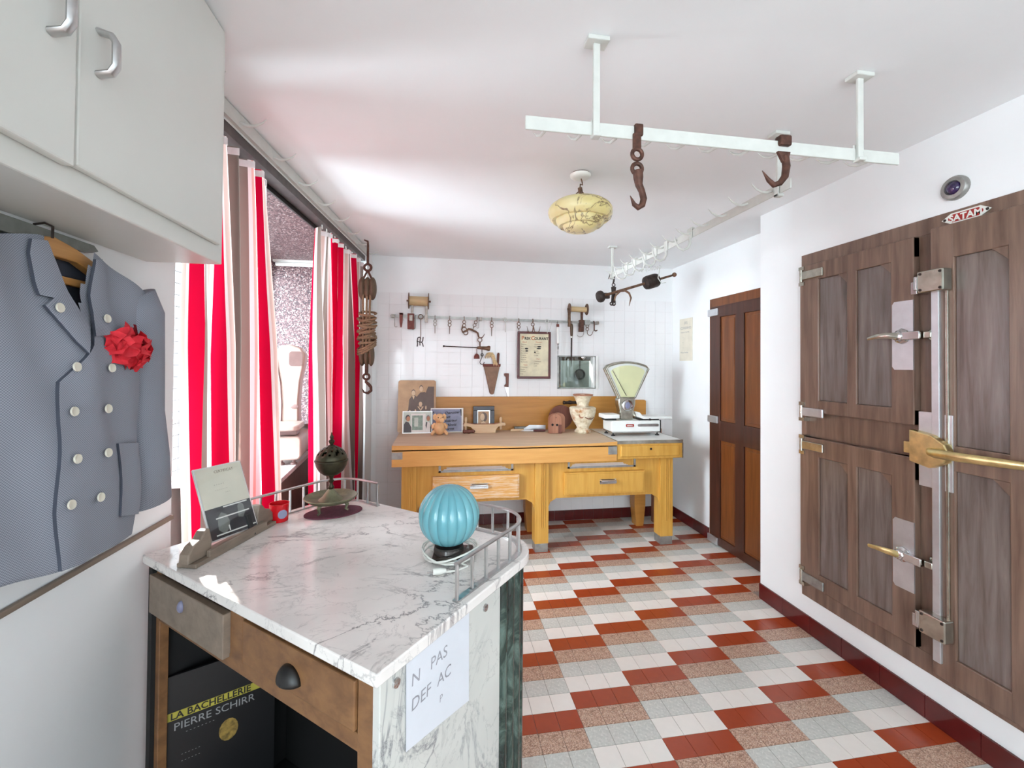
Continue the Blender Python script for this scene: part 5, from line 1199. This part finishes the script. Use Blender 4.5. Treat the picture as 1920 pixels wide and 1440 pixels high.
# pencilled paper on the marble side
t = thing('paper_sign', 'white paper with faint pencil writing taped on the marble side', 'paper', CP(CW, .2, .72))
so = CP(CW-.010, 0, 0)
def sp(v, z, k=0): return so+CV*v+Z1*z+CU*(.0012+.0004*k)
build('sheet', MB().add([sp(.086, .934), sp(.088, .752), sp(.15, .742), sp(.302, .715), sp(.300, .931)], [(0, 1, 2, 3, 4)]).add([sp(.086, .934, -2), sp(.088, .752, -2), sp(.15, .742, -2), sp(.302, .715, -2), sp(.300, .931, -2)], [(4, 3, 2, 1, 0)]), 'paper', t, False)
for tx, sz, v_, z_ in (('N   PAS', .036, .10, .872), ('DEF  AC', .036, .10, .822), ('P', .022, .19, .782)): build('pencil_line', MB().text(tx, sz, sp(v_, z_, 1), CV, Z1+CV*.06, 0), 'ink_pencil', t, False)
# galleries (small metal railings)
def railing(label, path, n):
    t = thing('counter_railing', label, 'railing', CP(path[0][0], path[0][1], CZ), 'metal railings on the marble counter')
    L = sum(math.hypot(b[0]-a[0], b[1]-a[1]) for a, b in zip(path, path[1:]))
    fine = [along(path, L*k/40) for k in range(41)]
    m = MB()
    for (u, v), (u2, v2) in zip(fine, fine[1:]):
        d = (CP(u2, v2)-CP(u, v)).normalized(); m.obox((CP(u, v)+CP(u2, v2))/2+Z1*(CZ+.0022), d, Z1.cross(d), Z1, (CP(u2, v2)-CP(u, v)).length/2+.001, .008, .0021)
    build('base_strip', m, 'aluminium', t, False)
    build('top_rail', MB().tube([CP(u, v, CZ+.091) for u, v in fine], .0062, 10, flat=.75, flatdir=(0, 0, 1)), 'aluminium', t)
    for k in range(n):
        u, v = along(path, .006+(L-.012)*k/(n-1))
        build('baluster', MB().cyl(CP(u, v, CZ+.004), CP(u, v, CZ+.09), .0048, 8), 'aluminium', t)
i_, r_c = .028, .125
pR = [(CW-i_, .27)]+[(CW-i_-r_c+r_c*math.cos(PI/2*k/10), CD-i_-r_c+r_c*math.sin(PI/2*k/10)) for k in range(11)]+[(.66, CD-i_)]
pL = [(.25, CD-i_)]+[(i_+r_c-r_c*math.sin(PI/2*k/10), CD-i_-r_c+r_c*math.cos(PI/2*k/10)) for k in range(11)]+[(i_, .27)]
railing('curved metal railing behind the blue globe on the marble counter', pR, 11)
railing('curved metal railing behind the bronze censer on the marble counter', pL, 11)
# card holder with clip frame
t = thing('card_holder', 'grey-brown wooden card stand with scrolled ends on the marble counter', 'card stand', (-.62, 1.5, CZ))
b0, b1 = Vector((-.668, 1.335, CZ+.0005)), Vector((-.575, 1.665, CZ+.0005)); bd_ = (b1-b0).normalized(); bn = Vector((bd_.y, -bd_.x, 0)); BL = (b1-b0).length
build('base', MB().obox(b0+bd_*BL/2+Z1*.006-bn*.012, bd_, bn, Z1, BL/2, .03, .006), 'wood_grey', t, False, .002)
build('front_bar', MB().obox(b0+bd_*BL*.5+Z1*.02+bn*.012, bd_, bn, Z1, BL*.36, .006, .010), 'wood_grey', t, False, .002)
for s0, sg in ((.13, 1), (.86, -1)):
    c = b0+bd_*BL*s0-bn*.014
    prof = [(-.055, .012), (-.052, .04), (-.035, .058), (-.012, .066), (.004, .085), (.02, .088), (.028, .06), (.03, .012)]
    fixn(build('scroll_end', MB().prism([(a*sg, z) for a, z in prof], c-bn*.014, bd_, Z1, bn, .03), 'wood_grey', t, False, .004))
t = thing('clip_frame', 'tilted glass clip frame with certificate and photograph on the card stand', 'picture frame', (-.63, 1.5, CZ+.02))
cw = Vector((.52, .854, 0)); cn = Vector((.854, -.52, 0)); la = math.radians(24)
cu_ = Z1*math.cos(la)-cn*math.sin(la); c0 = Vector((-.672, 1.452, CZ+.0225)); cnn = cn*math.cos(la)+Z1*math.sin(la)
def cp(a, b, k=0): return c0+cw*a+cu_*b+cnn*(.004+.0004*k)
build('backing', MB().obox(c0+cw*.078+cu_*.115, cw, cnn, cu_, .078, .0035, .115), 'silver_thin', t, False, .001)
m = MB().add([cp(.004, .098, 1), cp(.152, .098, 1), cp(.152, .226, 1), cp(.004, .226, 1)], [(0, 1, 2, 3)], 0).add([cp(.004, .004, 1), cp(.152, .004, 1), cp(.152, .098, 1), cp(.004, .098, 1)], [(0, 1, 2, 3)], 1)
m.text('CERTIFICAT', .012, cp(.06, .205, 2), cw, cu_, 3).text('- - - - -', .012, cp(.05, .165, 2), cw, cu_, 3).text('- - - - - - -', .010, cp(.05, .148, 2), cw, cu_, 3).text('- - -', .010, cp(.08, .136, 2), cw, cu_, 3)
m.add([cp(a, b, 2) for a, b in ((.03, .03), (.035, .065), (.05, .08), (.065, .07), (.07, .045), (.06, .022), (.045, .012))], [tuple(range(7))], 2)
m.add([cp(a, b, 2) for a, b in ((.10, .05), (.105, .085), (.115, .095), (.125, .085), (.125, .06), (.115, .045))], [tuple(range(6))], 2)
for a, b, c, d in ((.03, .062, .14, .066), (.02, .012, .15, .016), (.062, .018, .066, .035), (.122, .018, .126, .04), (.06, .092, .14, .096)): m.add([cp(a, b, 3), cp(c, b, 3), cp(c, d, 3), cp(a, d, 3)], [(0, 1, 2, 3)], 4)
build('print', m, ['paper_cream', 'photo_blackish', 'photo_midgrey', 'ink_brown', 'photo_white'], t, False)
build('glass', MB().obox(c0+cw*.078+cu_*.115+cnn*.0062, cw, cnn, cu_, .078, .0008, .115), 'glass_clear', t, False)
build('clip', MB().obox(cp(.128, .012, 0)+cnn*.002, cw, cnn, cu_, .008, .006, .035), 'black_plastic', t, False, .002)
# red mug
mx, my = CP(.072, .375).x, CP(.072, .375).y
t = thing('red_mug', 'small red enamel cup with blue emblem behind the card stand', 'cup', (mx, my, CZ))
build('body', MB().lathe([(.028, .0005), (.030, .004), (.032, .06), (.033, .064), (.031, .064), (.027, .01), (.001, .008)], (mx, my, CZ), 26), 'red_plastic', t)
build('emblem', MB().lathe([(.016, 0), (.015, .0016), (.001, .0018)], (mx+.019, my-.024, CZ+.03), 18, axis=(.62, -.78, 0)), 'sticker_blue', t)
# bronze censer on an oval mat
ex, ey = -.40, 1.765
t = thing('oval_mat', 'purple oval crocheted mat under the bronze censer', 'mat', (ex, ey, CZ))
m = MB(); 
for k, (r, h) in enumerate(((.998, .0004), (1, .003), (.96, .005), (.5, .0045), (.02, .0045))): pass
m.prism([(.105*math.cos(2*PI*i/40), .072*math.sin(2*PI*i/40)) for i in range(40)], (ex+.012, ey-.005, CZ+.0004), (.93, .36, 0), (-.36, .93, 0), Z1, .004)
build('mat', m, 'mat_purple', t, False, .001)
t = thing('censer', 'bronze pierced globe censer standing on a dish with three feet', 'censer', (ex, ey, CZ+.005))
z0 = CZ+.0046
for k in range(3):
    a = PI/2+2*PI*k/3+.5; c, s = math.cos(a), math.sin(a)
    build('foot', MB().tube([(ex+.05*c, ey+.05*s, z0+.042), (ex+.06*c, ey+.06*s, z0+.025), (ex+.055*c, ey+.055*s, z0+.008), (ex+.064*c, ey+.064*s, z0+.004)], [.009, .007, .005, .004], 8), 'verdigris', t)
build('dish', MB().lathe([(.01, .034), (.05, .034), (.078, .042), (.094, .054), (.097, .058), (.094, .060), (.076, .048), (.045, .046), (.03, .058), (.018, .075), (.009, .085)], (ex, ey, z0), 40), 'verdigris', t)
build('stem', MB().lathe([(.009, .085), (.012, .092), (.007, .1), (.006, .108), (.011, .116), (.0065, .122), (.01, .132), (.012, .137)], (ex, ey, z0), 16), 'bronze', t)
gz = z0+.192; GR = .058
build('globe_lower', MB().lathe([(.01, -.056), (.028, -.051), (.044, -.038), (.055, -.018), (.0585, -.004), (.061, 0), (.061, .004), (.0575, .006), (.05, -.01), (.02, -.045)], (ex, ey, gz), 36), 'bronze', t)
m = MB(); na, nb = 36, 10
for j in range(nb+1):
    e = .06+(PI/2-.16)*j/nb
    for i in range(na): m.v.append((ex+GR*math.cos(e)*math.cos(2*PI*i/na), ey+GR*math.cos(e)*math.sin(2*PI*i/na), gz+GR*math.sin(e)))
for j in range(nb):
    for i in range(na):
        hole = (j in (3, 5) and i % 3 == (0 if j == 3 else 1)) or (j == 4 and i % 6 in (0, 1)) or (j == 7 and i % 4 == 0)
        if not hole: m.f.append((j*na+i, j*na+(i+1) % na, (j+1)*na+(i+1) % na, (j+1)*na+i)); m.m.append(0)
o = build('pierced_lid', m, 'bronze', t, angle=2); sm = o.modifiers.new('thick', 'SOLIDIFY'); sm.thickness = .002
build('finial', MB().lathe([(.016, .052), (.014, .058), (.006, .062), (.010, .07), (.012, .076), (.005, .082), (.008, .09), (.003, .1), (.002, .108)], (ex, ey, gz), 16), 'bronze', t)
# blue ribbed globe lamp
gx, gy = .036, 1.315
t = thing('globe_lamp', 'blue ribbed opal glass globe lamp with coiled white cord', 'lamp', (gx, gy, CZ))
build('wooden_base', MB().prism([(-.05, -.045), (.07, -.03), (.075, .045), (-.04, .05)], (gx, gy, CZ+.0005), X1, Y1, Z1, .012), 'wood_base_dark', t, False, .002)
build('glass_collar', MB().lathe([(.055, .012), (.062, .02), (.06, .036), (.045, .036), (.04, .014)], (gx, gy, CZ), 30), 'glass_clear', t)
build('fitting', MB().lathe([(.04, .012), (.045, .02), (.042, .034), (.02, .036)], (gx, gy, CZ), 24), 'iron_dark', t)
NR = 18
def ribs(a, h): 
    s = abs(math.sin(NR/2*a)); return .955+.06*s**.7
prof = []
for k in range(25):
    e = -PI/2*.80+(PI/2*.80+PI/2*.985)*k/24; prof.append((.0885*math.cos(e), .122+.0885*math.sin(e)))
build('shade', MB().lathe(prof, (gx, gy, CZ), 144, rfun=ribs), 'opal_blue', t, angle=.9)
pts = [(gx+(.080+.008*math.sin(i*.37))*math.cos(.35*i), gy+(.076+.008*math.cos(i*.53))*math.sin(.35*i), CZ+.008+.022*math.sin(i*.21)**2) for i in range(62)]
pts += [(gx+.05, gy-.085, CZ+.005), (gx+.02, gy-.105, CZ+.004), (gx-.01, gy-.11, CZ+.005)]
build('cord', MB().tube(pts, .0028, 7), 'cord_white', t)
build('plug', MB().tube([(gx-.01, gy-.11, CZ+.009), (gx-.025, gy-.112, CZ+.009), (gx-.045, gy-.114, CZ+.009)], [.005, .009, .0085], 12), 'cord_white', t)
for q in (-.004, .004): build('prong', MB().cyl((gx-.044, gy-.114+q, CZ+.009), (gx-.06, gy-.116+q, CZ+.009), .0017, 6), 'chrome', t)

# ================================================================== SHOP-WINDOW BAY
t = thing('window_shelf', 'marble display shelf on a dark brown base inside the shop window', 'shelf', (-1.2, 3.5, 0))
pl_ = [(-1.49, 2.72), (-.905, 2.76), (-.955, 3.45), (-.985, 4.19), (-1.49, 4.19)]
fixn(build('slab', MB().prism(pl_, (0, 0, .822), X1, Y1, Z1, .028), 'marble_shelf', t, False, .003))
fixn(build('cupboard', MB().prism([(-1.40, 2.78), (-.96, 2.82), (-1.0, 3.45), (-1.03, 4.18), (-1.40, 4.18)], (0, 0, 0), X1, Y1, Z1, .82), 'bay_brown', t, False))
t = thing('old_scale', 'tall cream enamel counter scale standing in the shop window', 'scale', (-1.03, 3.4, .85))
ox, oy = -1.03, 3.40; a_ = .12
e1 = Vector((math.cos(a_), math.sin(a_), 0)).normalized(); e2 = Z1.cross(e1)
oc = Vector((ox, oy, 0))
for u_, v_ in ((-.03, -.26), (.045, -.26), (-.03, .24), (.045, .24)):
    build('foot', MB().lathe([(.02, 0), (.02, .012), (.01, .018), (.01, .04)], oc+e1*(u_+.0)+e2*v_+Z1*.8505, 12), 'scale_dark', t)
fixn(build('base', MB().prism(rr(-.13, .095, 0, .155, .03), oc+Z1*.885-e2*.30, e1, Z1, e2, .58), 'scale_cream', t, True, .01))
hp = [(-.10, 0), (-.095, .35), (-.125, .50), (-.12, .57), (-.09, .615), (-.03, .625), (.04, .605), (.075, .56), (.07, .50), (.045, .36), (.035, .22), (.04, 0)]
fixn(build('head', MB().prism(hp[::-1], oc+Z1*1.04-e2*.06, e1, Z1, e2, .12), 'scale_cream', t, True, .012))
build('dial_window', MB().prism(rr(-.03, .058, .47, .575, .02), oc+Z1*1.04-e2*.063, e1, Z1, e2, .004), 'scale_dark', t, False)
build('trim_line', MB().tube([oc+Z1*1.04-e2*.062+e1*a+Z1*b for a, b in ((-.115, .52), (-.085, .35), (-.075, .2), (-.078, .02))], .006, 8), 'scale_dark', t)
build('label', MB().ball(oc+e1*.01-e2*.062+Z1*1.22, .03, .004, .016), 'scale_dark', t)
build('pan', MB().prism(rr(-.17, .085, -.15, .12, .04), oc-e2*.2+Z1*1.085, e1, e2, Z1, .035), 'scale_cream', t, True, .008)
build('pan_arm', MB().obox(oc-e2*.2+Z1*1.065, e1, e2, Z1, .06, .05, .02), 'scale_dark', t, False, .003)
build('rear_pan', MB().lathe([(.04, 0), (.09, .012), (.105, .03), (.1, .03), (.04, .012)], oc+e1*.05+e2*.2+Z1*1.045, 24), 'chrome', t)
t = thing('tube_light', 'slim white tube lamp along the granite soffit of the shop window', 'lamp', (-1.25, 4.14, 2.37))
build('tube', MB().cyl((-1.43, 4.15, 2.412), (-1.10, 4.15, 2.412), .018, 14), 'enamel_white', t); build('batten', MB().box(-1.45, -1.08, 4.13, 4.17, 2.43, 2.449), 'enamel_white', t, False)
t = thing('shell_lamp', 'white shell-shaped lamp on the granite wall beside the right curtain', 'lamp', (-.99, 4.16, 1.78))
build('shade', MB().lathe([(.01, 0), (.04, .01), (.065, .03), (.07, .05), (.06, .06)], (-.99, 4.19, 1.78), 24, axis=(0, -1, .25)), 'enamel_white', t); build('mount', MB().cyl((-.99, 4.17, 1.78), (-.99, 4.2, 1.78), .02, 12), 'chrome', t)
